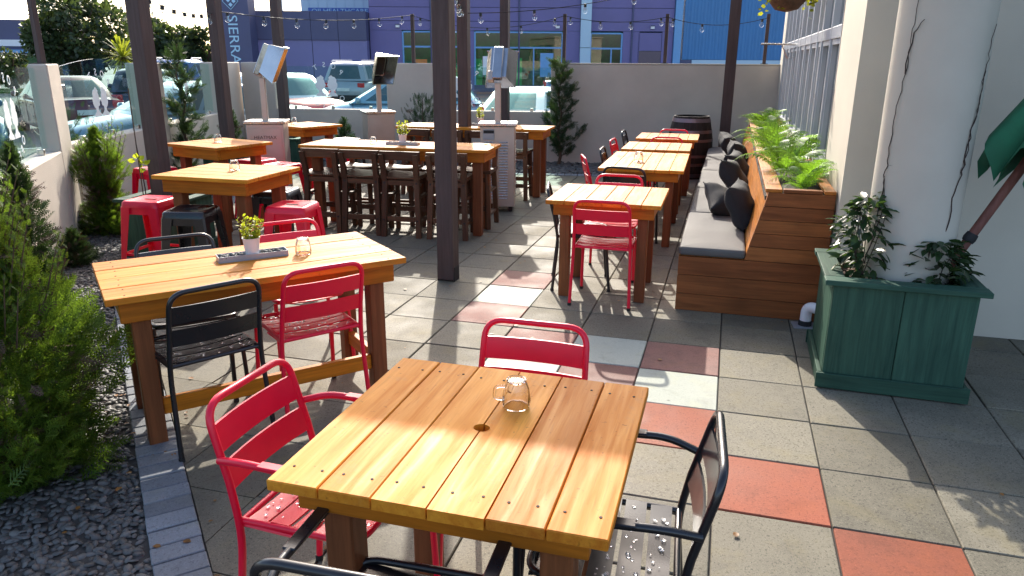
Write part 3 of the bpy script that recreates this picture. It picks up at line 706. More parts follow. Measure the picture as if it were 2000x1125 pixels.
# ------------------------------------------------------------------ metal stools
def stool_proto(col, H=.66):
    m = M[col]; e = bpy.data.objects.new('metal_stool', None); link(e); a = .15; n = 6
    def rsq(h, r, z, drop=0):
        out = []
        for cx, cy, a0 in ((1, 1, 0), (-1, 1, 90), (-1, -1, 180), (1, -1, 270)):
            for k in range(n+1):
                t = R(a0+90*k/n); out.append((cx*(h-r)+r*math.cos(t), cy*(h-r)+r*math.sin(t), z))
        return out
    q = MB(); q.loft([rsq(a+.012, .035, H-.05), rsq(a+.006, .035, H-.012), rsq(a-.004, .032, H-.001), rsq(a-.02, .03, H), rsq(a-.03, .03, H-.006)], cap=False)
    nv = len(q.v); k = 4*(n+1); q.f.append(tuple(range(nv-k, nv))); q.build('seat', m, e, smooth=45)
    MB().box((0, 0, H-.0035), (.09, .022, .004)).build('hand_slot', M['dark'], e)
    for sx in (-1, 1):
        for sy in (-1, 1):
            # pressed sheet leg: an L section that tapers to the foot
            wt, wb = .085, .034; xt, xb = a+.010, a+.062; v = []
            for (x0, ww, z) in ((xt, wt, H-.045), (xb, wb, .012)):
                for (px, py) in ((x0-ww, x0), (x0-.012, x0), (x0, x0-.012), (x0, x0-ww), (x0-.006, x0-ww), (x0-.010, x0-.014), (x0-.014, x0-.010), (x0-ww, x0-.006)): v.append((px*sx, py*sy, z))
            f = [(i, (i+1) % 8, 8+(i+1) % 8, 8+i) for i in range(8)]+[tuple(range(8))[::-1], tuple(range(8, 16))]
            if sx*sy < 0: f = [t[::-1] for t in f]
            MB().add(v, f).build('leg', m, e)
            MB().box((sx*(xb-.014), sy*(xb-.014), .006), (.036, .036, .012)).build('foot_cap', M['rubber'], e)
    z = .24; x = a+.012+(H-.045-z)/(H-.06)*.05-.02
    for k in range(4):
        M4 = Matrix.Rotation(k*PI/2, 4, 'Z'); v0 = M4 @ Vector((-x, -x, z)); v1 = M4 @ Vector((x, -x, z))
        MB().beam(v0, v1, .004, .022).build('brace', m, e)
        z2 = H-.075; x2 = a+.01-.012; v0 = M4 @ Vector((-x2+.05, -x2, z2)); v1 = M4 @ Vector((x2-.05, -x2, z2))
        MB().beam(v0, v1, .003, .055).build('skirt', m, e)
    return e
sp = {}
def stool(col, x, y, deg, label):
    if col not in sp: sp[col] = stool_proto(col); o = sp[col]
    else: o = copy_tree(sp[col])
    o.location = (x, y, 0); o.rotation_euler = (0, 0, R(deg)); return tag(o, label, 'stool', 'square metal stools')
stool('red', -4.40, .26, 5, 'red metal stool in front of the green planter box on the left')
stool('black', -3.83, .02, 14, 'black metal stool on the near side of the first bar table')
stool('red', -3.22, .40, 8, 'red metal stool on the right side of the first bar table')
stool('black', -3.72, .95, 10, 'black metal stool behind the first bar table')
stool('red', -5.62, 1.72, -15, 'red metal stool at the left of the second bar table')
stool('red', -5.05, 2.62, -10, 'red metal stool on the far side of the second bar table')
stool('red', -4.58, 2.36, -10, 'red metal stool between the second bar table and the lettered heater')
stool('red', -5.06, 4.28, -22, 'red metal stool right of the lettered heater, under the small far bar table')
stool('black', -5.2, 4.95, -22, 'black metal stool behind the small far bar table')

# ------------------------------------------------------------------ wooden bar chairs
def bar_chair_proto():
    e = bpy.data.objects.new('bar_chair', None); link(e); hw = .165; S = .62; H = .86
    for sx in (-1, 1):
        q = MB(); b0 = (sx*(hw+.02), -.20, 0); b1 = (sx*hw, -.155, S-.06); b2 = (sx*(hw+.01), -.215, H-.03)
        rings = []
        for p, s_ in ((b0, .024), (b1, .026), (b2, .023)):
            rings.append([(p[0]-s_, p[1]-s_*.9, p[2]), (p[0]+s_, p[1]-s_*.9, p[2]), (p[0]+s_, p[1]+s_*.9, p[2]), (p[0]-s_, p[1]+s_*.9, p[2])])
        q.loft(rings); rp = q.build('rear_post', M['bar_wood_z'], e)
        for zz, yy in ((.175, -.190), (S-.075, -.158), (.815, -.206)): MB().lathe([(.009, 0), (.009, .004)], 8, (0, 0, 0), Matrix.Translation((sx*(hw+.02-.02*zz/.6 if zz < .6 else hw+.005), yy-.0215, zz)) @ Matrix.Rotation(PI/2, 4, 'X')).build('bolt', M['dark'], rp)
        MB().beam((sx*(hw+.012), .19, 0), (sx*(hw-.01), .155, S-.02), .046, .046, ch=.003).build('front_leg', M['bar_wood_z'], e)
        for zz in (.15, .40): MB().beam((sx*(hw+.004), -.165, zz), (sx*(hw+.004), .165, zz), .045, .024).build('side_rail', M['bar_wood_y'], e)
    for zz, yy in ((.185, -.185), (S-.075, -.155), (.22, .18), (.52, .165)): MB().box((0, yy, zz), (2*hw-.036, .026, .052), ch=.003).build('cross_rail', M['bar_wood_x'], e)
    # dished seat
    v = []; f = []; nx, ny = 10, 8
    for layer, dz in ((0, 0), (1, -.034)):
        for j in range(ny+1):
            for i in range(nx+1):
                x = (i/nx*2-1); y = (j/ny*2-1); z = S+dz-.016*(1-x*x)*(1-.4*y)*(1 if layer == 0 else 0); v.append((x*(hw+.038), y*.185+.005, z))
    st = (nx+1)*(ny+1)
    for j in range(ny):
        for i in range(nx):
            a = j*(nx+1)+i; f.append((a, a+1, a+nx+2, a+nx+1)); f.append((st+a, st+a+nx+1, st+a+nx+2, st+a+1))
    for i in range(nx): f.append((i, st+i, st+i+1, i+1)); a = ny*(nx+1)+i; f.append((a+1, st+a+1, st+a, a))
    for j in range(ny): a = j*(nx+1); f.append((a+nx+1, st+a+nx+1, st+a, a)); a += nx; f.append((a, st+a, st+a+nx+1, a+nx+1))
    MB().add(v, f).build('seat', M['bar_wood_x'], e, smooth=40)
    # curved head board
    rings = []
    for i in range(11):
        t = i/10*2-1; x = t*(hw+.04); y = -.170-.022*(1-t*t); lo, hi = .765+.012*(1-abs(t)), H-.004*abs(t)
        rings.append([(x, y-.014, lo), (x, y-.019, hi), (x, y+.011, hi), (x, y+.014, lo)])
    MB().loft(rings).build('head_board', M['bar_wood_x'], e, smooth=35)
    return e
bc = bar_chair_proto(); first = True
def bar_chair(x, y, deg, label):
    global first
    o = bc if first else copy_tree(bc); first = False
    o.location = (x, y, 0); o.rotation_euler = (0, 0, R(deg)); return tag(o, label, 'bar chair', 'dark wooden bar chairs')
for x, y, d, n in ((-4.03, 2.38, 3, 'first dark bar chair from the left, near side of the long bar table'), (-3.60, 2.385, 5, 'second dark bar chair from the left, near side of the long bar table'), (-3.165, 2.40, 4, 'third dark bar chair from the left, near side of the long bar table'), (-2.69, 2.43, 6, 'dark wooden bar chair half hidden behind the nearest dark post')): bar_chair(x, y, d, n)
for i, (x, y) in enumerate(((-3.92, 2.88), (-3.45, 2.9), (-2.98, 2.95), (-2.62, 2.98))):
    bar_chair(x, y, 185, ('dark bar chair at the left end of the far side of the long bar table', 'second dark bar chair from the left, far side of the long bar table', 'third dark bar chair from the left, far side of the long bar table', 'dark bar chair at the right end of the far side of the long bar table')[i])
for i, x in enumerate((-4.0, -3.55, -3.1, -2.68)):
    bar_chair(x, 4.74, 3, ('leftmost dark bar chair at the farther long bar table', 'second dark bar chair from the left at the farther long bar table', 'third dark bar chair at the farther long bar table, behind the posts', 'rightmost dark bar chair at the farther long bar table, beside the louvred heater')[i])
# ------------------------------------------------------------------ bench with planter back
BX0, BX1, BY0, BY1 = -.33, .648, .70, 7.42
bn = empty('built_in_bench', (BX0, BY0, 0), 0, 'long built-in timber bench with a planter box as its back, along the building', 'bench')
def loc(x, y, z): return (x-BX0, y-BY0, z)
def xs(z): return .115+(max(z, .42)-.42)*.25          # slanted back line
SEAT = .405
# end boards, each cut to the profile of the bench
zz = 0.0; hs = [.125, .14, .135, .10, .095, .095, .095, .095]
for h in hs:
    z0, z1 = zz+.002, zz+h-.002; zz += h
    for ysd, th in ((BY0, .025), (BY1-.025, .025)):
        if z1 <= SEAT+.005: P = [(BX0, z0), (BX1, z0), (BX1, z1), (BX0, z1)]
        else: P = [(xs(z0), z0), (BX1, z0), (BX1, z1), (xs(z1), z1)]
        q = MB().prism([(x-BX0, z) for x, z in P], 0, th, Matrix.Translation((0, ysd-BY0+th, 0)) @ Matrix.Rotation(PI/2, 4, 'X'))
        q.build('end_board', M['bench_x'], bn)
for i in range(3): MB().box(loc(BX0+.0125, (BY0+BY1)/2, .068+i*.135), (.025, BY1-BY0-.054, .131), ch=.003).build('front_board', M['bench_y'], bn)
for i in range(4): MB().box(loc(BX0+.055+i*.112, (BY0+BY1)/2, SEAT-.015), (.108, BY1-BY0-.054, .026), ch=.003).build('seat_board', M['bench_y'], bn)
TOPZ = zz
for i in range(5):
    a, b = .43+i*.0905, .43+(i+1)*.0905-.004
    for (ya, yb_) in ((BY0+.027, BY0+3.3), (BY0+3.304, BY1-.027)):
        xa, xb = xs(a), xs(b); n = Vector((-(b-a), 0, xb-xa)).normalized()
        MB().beam(loc(xa+.012, ya, a+(b-a)/2*0+.0)+() if False else Vector(loc((xa+xb)/2+.012, ya, (a+b)/2)), Vector(loc((xa+xb)/2+.012, yb_, (a+b)/2)), b-a, .022, up=(n.x, 0, n.z)).build('back_board', M['bench_y'], bn)
bk = .125
for i in range(6):
    y0 = BY0+i*(BY1-BY0)/6; y1 = BY0+(i+1)*(BY1-BY0)/6-.004
    MB().box(loc(xs(TOPZ)+.03, (y0+y1)/2, TOPZ+.012), (bk-.02, y1-y0, .024), ch=.003).build('cap_board', M['bench_y'], bn)
MB().box(loc(BX1-.035, (BY0+BY1)/2, TOPZ+.012), (.07, BY1-BY0, .024), ch=.003).build('cap_board', M['bench_y'], bn)
for y in (BY0+.03, BY1-.03): MB().box(loc((xs(TOPZ)+BX1)/2+.005, y, TOPZ+.0125), (BX1-xs(TOPZ)-.175, .06, .023), ch=.003).build('cap_board', M['bench_x'], bn)
MB().box(loc(.41, (BY0+BY1)/2, TOPZ-.05), (.40, BY1-BY0-.13, .03)).build('soil', M['soil'], bn)
MB().box(loc(.62, (BY0+BY1)/2, .42), (.02, BY1-BY0-.06, .8)).build('back_panel', M['bench_y'], bn)

def cushion_mesh(lx, ly, h, r=.022, n=4):
    q = MB(); rings = []
    def ring(o, z):
        out = []; rr_ = max(.004, .03-o)
        for cx, cy, a0 in ((1, 1, 0), (-1, 1, 90), (-1, -1, 180), (1, -1, 270)):
            for k in range(4):
                t = R(a0+30*k); out.append((cx*(lx/2-o-rr_)+rr_*math.cos(t), cy*(ly/2-o-rr_)+rr_*math.sin(t), z))
        return out
    for k in range(n+1): a = PI/2*k/n; rings.append(ring(r*(1-math.sin(a)), r*(1-math.cos(a))))
    for k in range(n+1): a = PI/2*k/n; rings.append(ring(r*(1-math.cos(a)), h-r+r*math.sin(a)))
    rings.append(ring(lx*.2, h+.006)); rings.append(ring(lx*.35, h+.008)); q.loft(rings)
    return q.mesh('seat_cushion', M['fabric'], 40)
cuts = [BY0-.01, 2.03, 3.38, 4.74, 6.08, BY1-.02]
nm = ('charcoal seat cushion at the near end of the bench', 'second charcoal seat cushion from the near end of the bench', 'third charcoal seat cushion along the bench', 'fourth charcoal seat cushion along the bench', 'farthest charcoal seat cushion on the bench, by the dark post')
for i in range(5):
    a, b = cuts[i], cuts[i+1]-.012
    tag(inst('seat_cushion', cushion_mesh(.455, b-a, .062), None, (BX0+.222, (a+b)/2, SEAT+.001), (0, 0, R(random.uniform(-.3, .3)))), nm[i], 'cushion', 'charcoal cushions along the bench seat')
def pillow_mesh():
    v = []; f = []; n = 16
    for s_ in (1, -1):
        for j in range(n+1):
            for i in range(n+1):
                x, y = i/n*2-1, j/n*2-1
                px = x*(1-.07*(1-y*y)*1.0)*(.92+.08*abs(y)**3); py = y*(1-.07*(1-x*x))*(.92+.08*abs(x)**3)
                t = ((1-x**4)*(1-y**4))**.6*.36*(1-.10*math.cos(5*x+2*y)*.4+.05*math.sin(9*y*x))
                v.append((px*.5, py*.5, s_*(t*.68+.008)))
    st = (n+1)**2
    for j in range(n):
        for i in range(n):
            a = j*(n+1)+i; f.append((a, a+1, a+n+2, a+n+1)); f.append((st+a, st+a+n+1, st+a+n+2, st+a+1))
    for k in range(n):
        a = k; f.append((a, st+a, st+a+1, a+1)); a = n*(n+1)+k; f.append((a+1, st+a+1, st+a, a)); a = k*(n+1); f.append((a+n+1, st+a+n+1, st+a, a)); a += n; f.append((a, st+a, st+a+n+1, a+n+1))
    return MB().add(v, f).mesh('pillow', M['pillow'], 60)
pm = pillow_mesh()
for (x, y, z, rot, s_, lab) in (
    (.075, 1.50, .645, (R(8), R(68), R(-4)), .375, 'black scatter pillow leaning upright on the bench back, nearest the camera'),
    (-.03, 2.02, .555, (R(28), R(22), R(25)), .40, 'black scatter pillow lying half flat behind the nearest pillow'),
    (.02, 2.98, .64, (R(-10), R(58), R(-18)), .40, 'black scatter pillow leaning on the middle of the bench'),
    (.06, 3.62, .64, (R(6), R(60), R(-8)), .40, 'black pillow right behind the middle one on the bench'),
    (.08, 4.55, .65, (R(0), R(62), R(6)), .42, 'large dark pillow towards the far end of the bench'),
    (-.02, 5.9, .63, (R(12), R(50), R(20)), .42, 'farthest black pillow, lying against the dark post end of the bench')):
    tag(inst('scatter_pillow', pm, None, (x, y, z), rot, (s_, s_, s_*.95)), lab, 'pillow', 'black pillows on the bench')

# ------------------------------------------------------------------ ferns in the bench planter
def frond_mesh(seed):
    r_ = random.Random(seed); V = []; F = []; n = 22; P = []
    for i in range(n+1):
        t = i/n; P.append(Vector((.04*math.sin(3*t)*r_.uniform(.5, 1), .62*t-.05*t*t, .72*t-.62*t*t)))
    for i in range(n):                      # rachis
        w = .0035*(1-i/n)+.001; b = len(V); V += [(P[i].x-w, P[i].y, P[i].z), (P[i].x+w, P[i].y, P[i].z), (P[i+1].x+w*.8, P[i+1].y, P[i+1].z), (P[i+1].x-w*.8, P[i+1].y, P[i+1].z)]; F.append((b, b+1, b+2, b+3))
    for i in range(2, n+1):
        t = i/n; l = .16*math.sin(PI*min(1, t*.9+.12))**.8*(1.05-t*.55)+.01; d = (P[i]-P[i-1]).normalized(); up = Vector((0, -d.z, d.y))
        for s_ in (-1, 1):
            out = (Vector((s_, 0, 0))*.86+d*.5-up*.18).normalized(); m = 6
            for k in range(m):
                c0 = P[i]+out*l*(k/m)-up*l*.12*(k/m)**2; c1 = P[i]+out*l*((k+.92)/m)-up*l*.12*((k+1)/m)**2
                wd = l*.17*(1-k/m*.8); b = len(V)
                V += [tuple(c0-d*.0), tuple((c0+c1)/2+d*wd+up*.003), tuple(c1), tuple((c0+c1)/2-d*wd*.9)]; F.append((b, b+1, b+2, b+3))
    return npmesh('frond', V, F, M['fern'])
fm = [frond_mesh(i) for i in range(4)]
fern_spots = [(.47, 1.04, .72, 'fern at the near end of the bench planter, hanging over the cap'), (.55, 1.36, .8, 'fern beside the column side of the bench planter, nearest the wall'), (.38, 1.75, 1.05, 'second leafy fern along the bench planter'), (.50, 2.35, 1.0, 'third fern along the bench planter, against the window'), (.36, 2.95, 1.1, 'tall sunlit fern in the middle of the bench planter'), (.45, 3.65, 1.1, 'upright bright fern behind the middle pillows'), (.36, 4.5, 1.0, 'fern in the far half of the bench planter'), (.44, 5.4, 1.0, 'second fern from the far end of the bench planter'), (.4, 6.4, .9, 'last fern at the far end of the bench planter')]
for i, (x, y, s_, lab) in enumerate(fern_spots):
    r_ = random.Random(50+i); e = empty('fern', (x, y, TOPZ-.04), r_.uniform(0, 6), lab, 'fern', 'ferns in the bench planter'); n = 13
    for k in range(n):
        tilt = r_.uniform(-.15, .45) if k > 4 else r_.uniform(.5, .8); inst('frond', fm[k % 4], e, (r_.uniform(-.03, .03), r_.uniform(-.03, .03), 0), (tilt*.7, r_.uniform(-.12, .12), 2*PI*k/n+r_.uniform(-.3, .3)), s_*r_.uniform(.55, .88)*(.9 if k > 4 else 1.0))

# ------------------------------------------------------------------ green planters
def planter(x, y, rz, wx, wy, h, label, nb=2):
    e = empty('planter_box', (x, y, 0), rz, label, 'planter', 'green timber planter boxes'); t = .03
    for sg in (-1, 1):
        for i in range(nb):
            bw = wx/nb; MB().box((-wx/2+bw*(i+.5), sg*(wy/2-t/2), h/2+.02), (bw-.003, t, h-.04), ch=.003).build('side_board', M['green_z'], e)
            bw = (wy-2*t)/nb; MB().box((sg*(wx/2-t/2), -wy/2+t+bw*(i+.5), h/2+.02), (t, bw-.003, h-.04), ch=.003).build('side_board', M['green_z'], e)
        MB().box((0, sg*(wy/2+.012), .05), (wx+.06, .022, .085), ch=.003).build('skirting', M['green_x'], e)
        MB().box((sg*(wx/2+.012), 0, .051), (.022, wy+.001, .085), ch=.003).build('skirting', M['green_y'], e)
        MB().box((0, sg*(wy/2-.02), h+.016), (wx+.09, .10, .028), ch=.003).build('rim_board', M['green_x'], e)
        MB().box((sg*(wx/2-.01), 0, h+.0165), (.10, wy-.142, .027), ch=.003).build('rim_board', M['green_y'], e)
    MB().box((0, 0, h-.06), (wx-.07, wy-.07, .03)).build('soil', M['soil'], e)
    r_ = random.Random(int(x*100)); q = MB()
    for _ in range(260):
        a, b = r_.uniform(-.5, .5)*(wx-.12), r_.uniform(-.5, .5)*(wy-.12); q.box((a, b, h-.035+r_.uniform(-.008, .012)), (r_.uniform(.02, .06), r_.uniform(.008, .018), .006), r_.uniform(0, 6), rx=r_.uniform(-.5, .5), ry=r_.uniform(-.4, .4))
    tag(q.build('bark_chips', M['bark'], e), kind='stuff'); return e
planter(.89, -.10, R(-1), .69, .68, .59, 'big green timber planter round the pale column, right side')
planter(-4.93, 1.04, R(6), .56, .54, .50, 'green timber planter box round the dark post on the left, behind the red stool')

planter(-6.5, 4.1, R(14), .52, .50, .46, 'green timber planter box round the second left post, behind the bar tables')
planter(-7.05, 6.35, R(10), .52, .50, .46, 'green timber planter box round the post before the left glazed opening')

# drain pipe elbow
dp = empty('drain_pipe', (.545, .60, 0), 0, 'white plastic drain pipe elbow between the bench and the big green planter', 'pipe')
MB().tube(bez([(0, 0, .035), (0, 0, .14), (.14, -.1, .14)], 8, .09), .036, 16).build('elbow', M['white'], dp, smooth=50)
MB().lathe([(.043, 0), (.043, .036), (.037, .04)], 18).build('collar', M['dark'], dp, smooth=40)
MB().box((0, -.005, .003), (.16, .13, .006), R(5)).build('base_plate', M['tray'], dp)

# ------------------------------------------------------------------ patio heaters
def heater(x, y, rz, label, head_rz, hz, front='panel', w_=.42, d_=.40, h=1.0, txt=None, poles=.07, side='steel_dull', hscale=1.0):
    e = empty('patio_heater', (x, y, 0), rz, label, 'heater', 'stainless steel patio heaters')
    cab = MB().box((0, 0, .06+(h-.10)/2), (w_, d_, h-.10), ch=.006).build('cabinet', M[side], e)
    MB().box((0, 0, h-.022), (w_+.05, d_+.05, .035), ch=.008).build('lid', M['steel'], e)
    for sx in (-1, 1):
        for sy in (-1, 1): MB().lathe([(.022, 0), (.026, .02), (.022, .055)], 10, (sx*(w_/2-.05), sy*(d_/2-.05), 0)).build('foot', M['dark'], e)
    if front == 'louvre':
        lv = MB().box((0, 0, 0), (.10, .014, .008), rx=R(-35)).mesh('louvre', M['steel'])
        for k in range(22):
            for xx in (-.10, .07): inst('louvre', lv, e, (xx, -d_/2-.004, .16+k*.031))
            inst('louvre', lv, e, (w_/2+.004, 0, .16+k*.031), (0, 0, PI/2))
        MB().box((-.10, -d_/2-.004, h-.13), (.13, .008, .12), ch=.002).build('control_panel', M['tray'], e)
        MB().box((-.10, -d_/2-.009, h-.10), (.12, .004, .035)).build('display', M['dark'], e)
    else:
        MB().box((0, -d_/2-.004, .06+(h-.12)/2), (w_-.05, .008, h-.17), ch=.003).build('door', M[side], e)
    if txt:
        me = decal_letters(txt, .058, .0008); me.materials.append(M['nail']); o = inst('lettering', me, cab, (0.0, -d_/2-.0095, h-.20), (PI/2, 0, 0))
    MB().box((0, -d_/2+.10, (h+hz)/2-.01), (poles, poles*.8, hz-h+.02), ch=.006).build('pole', M['steel_dull'], e)
    # tilted radiant head: a flared trough with a back plate and a switch box on the neck
    H = MB(); HM = Matrix.Translation((0, -d_/2+.10, hz)) @ Matrix.Rotation(head_rz, 4, 'Z') @ Matrix.Rotation(R(24), 4, 'X') @ Matrix.Scale(hscale, 4)
    W0, W1, D_, HT = .10, .19, .20, .46
    H.loft([[tuple(HM @ Vector(p)) for p in r_] for r_ in (
        [(-W0, .04, .06), (W0, .04, .06), (W0, .04, HT-.04), (-W0, .04, HT-.04)], [(-W1, -D_+.04, 0), (W1, -D_+.04, 0), (W1, -D_+.04, HT), (-W1, -D_+.04, HT)],
        [(-W1+.012, -D_+.04, .012), (W1-.012, -D_+.04, .012), (W1-.012, -D_+.04, HT-.012), (-W1+.012, -D_+.04, HT-.012)], [(-W0+.01, .02, .07), (W0-.01, .02, .07), (W0-.01, .02, HT-.05), (-W0+.01, .02, HT-.05)])])
    hd = H.build('reflector_head', M['mirror'], e)
    g = MB(); g.box((0, .012, HT/2), (W0*1.5, .012, HT*.62), M=HM); g.build('burner', M['dark'], hd)
    g = MB(); g.box((0, .075, HT*.46), (.115, .07, HT*.86), ch=.006, M=HM); g.build('back_housing', M['mirror'], hd)
    g = MB(); g.box((.075, .06, .05), (.07, .09, .12), ch=.006, M=HM); g.build('switch_box', M['steel_dull'], e)
    g = MB(); g.box((0, -D_+.045, HT+.006), (2*W1+.01, .03, .012), M=HM); g.build('lip', M['steel'], hd)
    return e
heater(-5.55, 3.62, R(23), 'patio heater with the lettered cabinet door, behind the left bar tables', R(92), 1.50, hscale=.95, txt='HEATMAX', w_=.44, d_=.36, h=1.0)
heater(-5.28, 6.15, R(38), 'patio heater with a greenish side by the far wall pier', R(18), 1.42, hscale=.95, w_=.42, d_=.42, h=.97)
heater(-2.66, 3.93, R(14), 'patio heater with louvred cabinet and control panel, right of the nearest post', R(172), 1.47, 'louvre', hscale=.95, w_=.40, d_=.36, h=1.03)

# ------------------------------------------------------------------ barrel
ba = empty('wine_barrel', (-.62, 7.28, 0), R(8), 'dark weathered wine barrel standing by the far wall', 'barrel')
def br_(z): return .265+.075*math.sin(PI*z/.93)
nst = 20
st_me = None
q = MB(); a = PI/nst*.985; rg = []
for z in np.linspace(0, .93, 9):
    r0 = br_(z); rg.append([((r0-.02)*math.cos(-a), (r0-.02)*math.sin(-a), z), (r0*math.cos(-a), r0*math.sin(-a), z), (r0*1.003, 0, z), (r0*math.cos(a), r0*math.sin(a), z), ((r0-.02)*math.cos(a), (r0-.02)*math.sin(a), z)])
q.loft(rg); st_me = q.mesh('stave', M['barrel'], 40)
for k in range(nst): inst('stave', st_me, ba, (0, 0, 0), (0, 0, 2*PI*k/nst))
for z0, z1 in ((.03, .085), (.20, .245), (.33, .37), (.56, .60), (.685, .73), (.845, .90)):
    MB().lathe([(br_(z0)+.001, z0), (br_(z0)+.005, z0), (br_(z1)+.005, z1), (br_(z1)+.001, z1)], 40, cap0=False, cap1=False).build('hoop', M['hoop'], ba, smooth=40)
MB().lathe([(.245, .885), (.245, .905)], 32).build('head', M['barrel'], ba)

# ------------------------------------------------------------------ small things on the tables
def mug(x, y, z, rz, label, handle=True, s_=1.0):
    e = empty('glass_mug' if handle else 'glass_tumbler', (x, y, z), rz, label, 'glass', 'upturned pressed glasses'); n = 32
    prof = [(.037, 0), (.040, .004), (.0395, .02), (.037, .055), (.030, .074), (.028, .080), (.029, .086), (.024, .087), (.0235, .080), (.026, .072), (.033, .054), (.0355, .02), (.034, 0)]
    v = []; f = []
    for i, (r0, zz_) in enumerate(prof):
        for k in range(n): a = 2*PI*k/n; rr_ = r0*(1+(.06*math.cos(8*a+zz_*90) if 1 < i < 5 else 0)); v.append((rr_*math.cos(a)*s_, rr_*math.sin(a)*s_, zz_*s_))
    for i in range(len(prof)-1):
        for k in range(n): k2 = (k+1) % n; f.append((i*n+k, i*n+k2, (i+1)*n+k2, (i+1)*n+k))
    i = len(prof)-1; f += [(i*n+k, i*n+(k+1) % n, (k+1) % n, k) for k in range(n)]
    MB().add(v, f).build('cup', M['mug'], e, smooth=30)
    MB().lathe([(.0235*s_, .079*s_), (.0235*s_, .084*s_)], n).build('base_disc', M['mug'], e, smooth=30)
    if handle: MB().tube(bez([(-.034*s_, 0, .066*s_), (-.062*s_, 0, .068*s_), (-.066*s_, 0, .03*s_), (-.037*s_, 0, .026*s_)], 5, .02), .0045*s_, 8).build('handle', M['mug'], e, smooth=50)
    return e
mug(-.595, -2.615, .75, R(25), 'upturned glass mug with a handle on the nearest table', True, 1.0)
mug(-2.135, -1.225, .75, 0, 'upturned patterned tumbler on the angled table', False, 1.0)
mug(-3.76, .48, .88, 0, 'upturned tumbler on the bar table nearest the planter box', False, .95)
mug(-5.2, 2.2, .88, 0, 'upturned tumbler on the bar table in front of the lettered heater', False, .95)
mug(-3.62, 2.62, .88, 0, 'small upturned tumbler left of the tray on the long bar table', False, .8)
mug(-.91, 3.03, .75, 0, 'upturned glass on the second bench table', False, 1.15)
mug(-5.72, 4.5, .88, 0, 'upturned glass on the small far bar table', False, .95)

def herb(x, y, z, rz, label, h=.10, pl=.30, seed=1, loose=False):
    tr = empty('stone_tray', (x, y, z), rz, 'grey metal tray of pebbles ' + label, 'tray', 'pebble trays'); w_, t, th = .085, .024, .003
    MB().box((0, 0, .0025), (pl, w_, .005)).build('base', M['tray'], tr)
    for sg in (-1, 1):
        MB().box((0, sg*(w_/2-th/2), .0055+t/2), (pl, th, t)).build('side', M['tray'], tr); MB().box((sg*(pl/2-th/2), 0, .0055+t/2), (th, w_-2*th, t)).build('side', M['tray'], tr)
    r_ = random.Random(seed); q = MB()
    for _ in range(60):
        a, b = r_.uniform(-.48, .48)*pl, r_.uniform(-.4, .4)*w_
        if abs(a) < .05: continue
        s_ = r_.uniform(.008, .014); q.lathe([(s_*.4, -s_*.5), (s_, 0), (s_*.75, s_*.6), (s_*.2, s_*.75)], 7, (0, 0, 0), Matrix.Translation((a, b, .02+r_.uniform(-.004, .008))) @ Matrix.Rotation(r_.uniform(0, 6), 4, 'Z') @ Matrix.Scale(r_.uniform(.6, .8), 4, (0, 1, 0)))
    tag(q.build('pebble_fill', M['pebble'], tr, smooth=60), kind='stuff')
    e = empty('potted_herb', (x, y, z+.006), rz, 'green herb in a pale tin pot ' + label, 'plant', 'potted herbs on the tables')
    MB().lathe([(.031, 0), (.042, h-.004), (.0445, h-.004), (.0445, h), (.040, h), (.034, h-.02)], 24, cap1=False).build('pot', M['tin'], e, smooth=40)
    MB().lathe([(.036, h-.02), (.036, h-.018)], 20).build('soil', M['soil'], e)
    lv = [(0, 0, 0), (.35, .35, .06), (.32, .7, .03), (0, 1, -.08), (-.32, .7, .03), (-.35, .35, .06)]; lf = [(0, 1, 2, 3), (0, 3, 4, 5)]
    pos = []; dr = []; sc_ = []; stm = MB()
    for k in range(26):
        a = r_.uniform(0, 2*PI); l = r_.uniform(.05, .11)*(1 if not loose else 1.2); b = Vector((math.cos(a)*.02, math.sin(a)*.02, h-.015)); tp = Vector((math.cos(a)*r_.uniform(.02, .075), math.sin(a)*r_.uniform(.02, .075), h+l*(1 if k < 18 else .3)))
        stm.tube([b, (b+tp)/2+Vector((0, 0, .01)), tp], .0012, 4)
        for j in range(11):
            t = .25+.75*j/10; p = b.lerp(tp, t); aa = j*2.2+a; pos.append(p); dr.append((math.cos(aa), math.sin(aa), r_.uniform(.1, .8) if j < 9 else 1.5)); sc_.append(r_.uniform(.014, .024))
    stm.build('stems', M['stem'], e)
    scatter('leaves', M['herb'], e, lv, lf, np.array([tuple(p) for p in pos]), frames(np.array(dr), rng.uniform(-.4, .4, len(dr))), sc_)
    return e
herb(-2.335, -1.375, .75, R(46), 'on the angled table', seed=1, pl=.34)
herb(-3.27, 2.58, .88, R(4), 'on the long bar table', seed=2, loose=True, pl=.34)
herb(-3.25, 5.05, .88, R(4), 'on the farther long bar table', seed=3, loose=True)

# ------------------------------------------------------------------ folded umbrella
um = empty('folded_umbrella', (1.06, -.16, .50), 0, 'folded green canvas umbrella with a brown pole leaning in the big planter', 'umbrella')
ax = Vector((.43, .05, .9)).normalized(); MB().tube([(0, 0, 0), tuple(ax*2.3)], .024, 14).build('pole', M['pole'], um, smooth=50)
q = MB(); n = 40; rings = []
xa = Vector((0, 1, 0)).cross(ax).normalized(); ya = ax.cross(xa)
for i in range(15):
    t = i/14; s0 = .76+t*1.45; rr_ = .155*(1-t)**.8+.035; ring = []
    for k in range(n):
        a = 2*PI*k/n; pl_ = 1+.30*(1-t)*math.sin(6*a+.7)+.08*math.sin(13*a); hem = (.09*math.sin(6*a+1.3)+.03*math.sin(11*a))*(1-t)**3
        ring.append(tuple(ax*(s0+hem)+(xa*math.cos(a)+ya*math.sin(a))*rr_*pl_))
    rings.append(ring)
q.loft(rings, cap=False); q.build('canopy', M['canvas'], um, smooth=70)
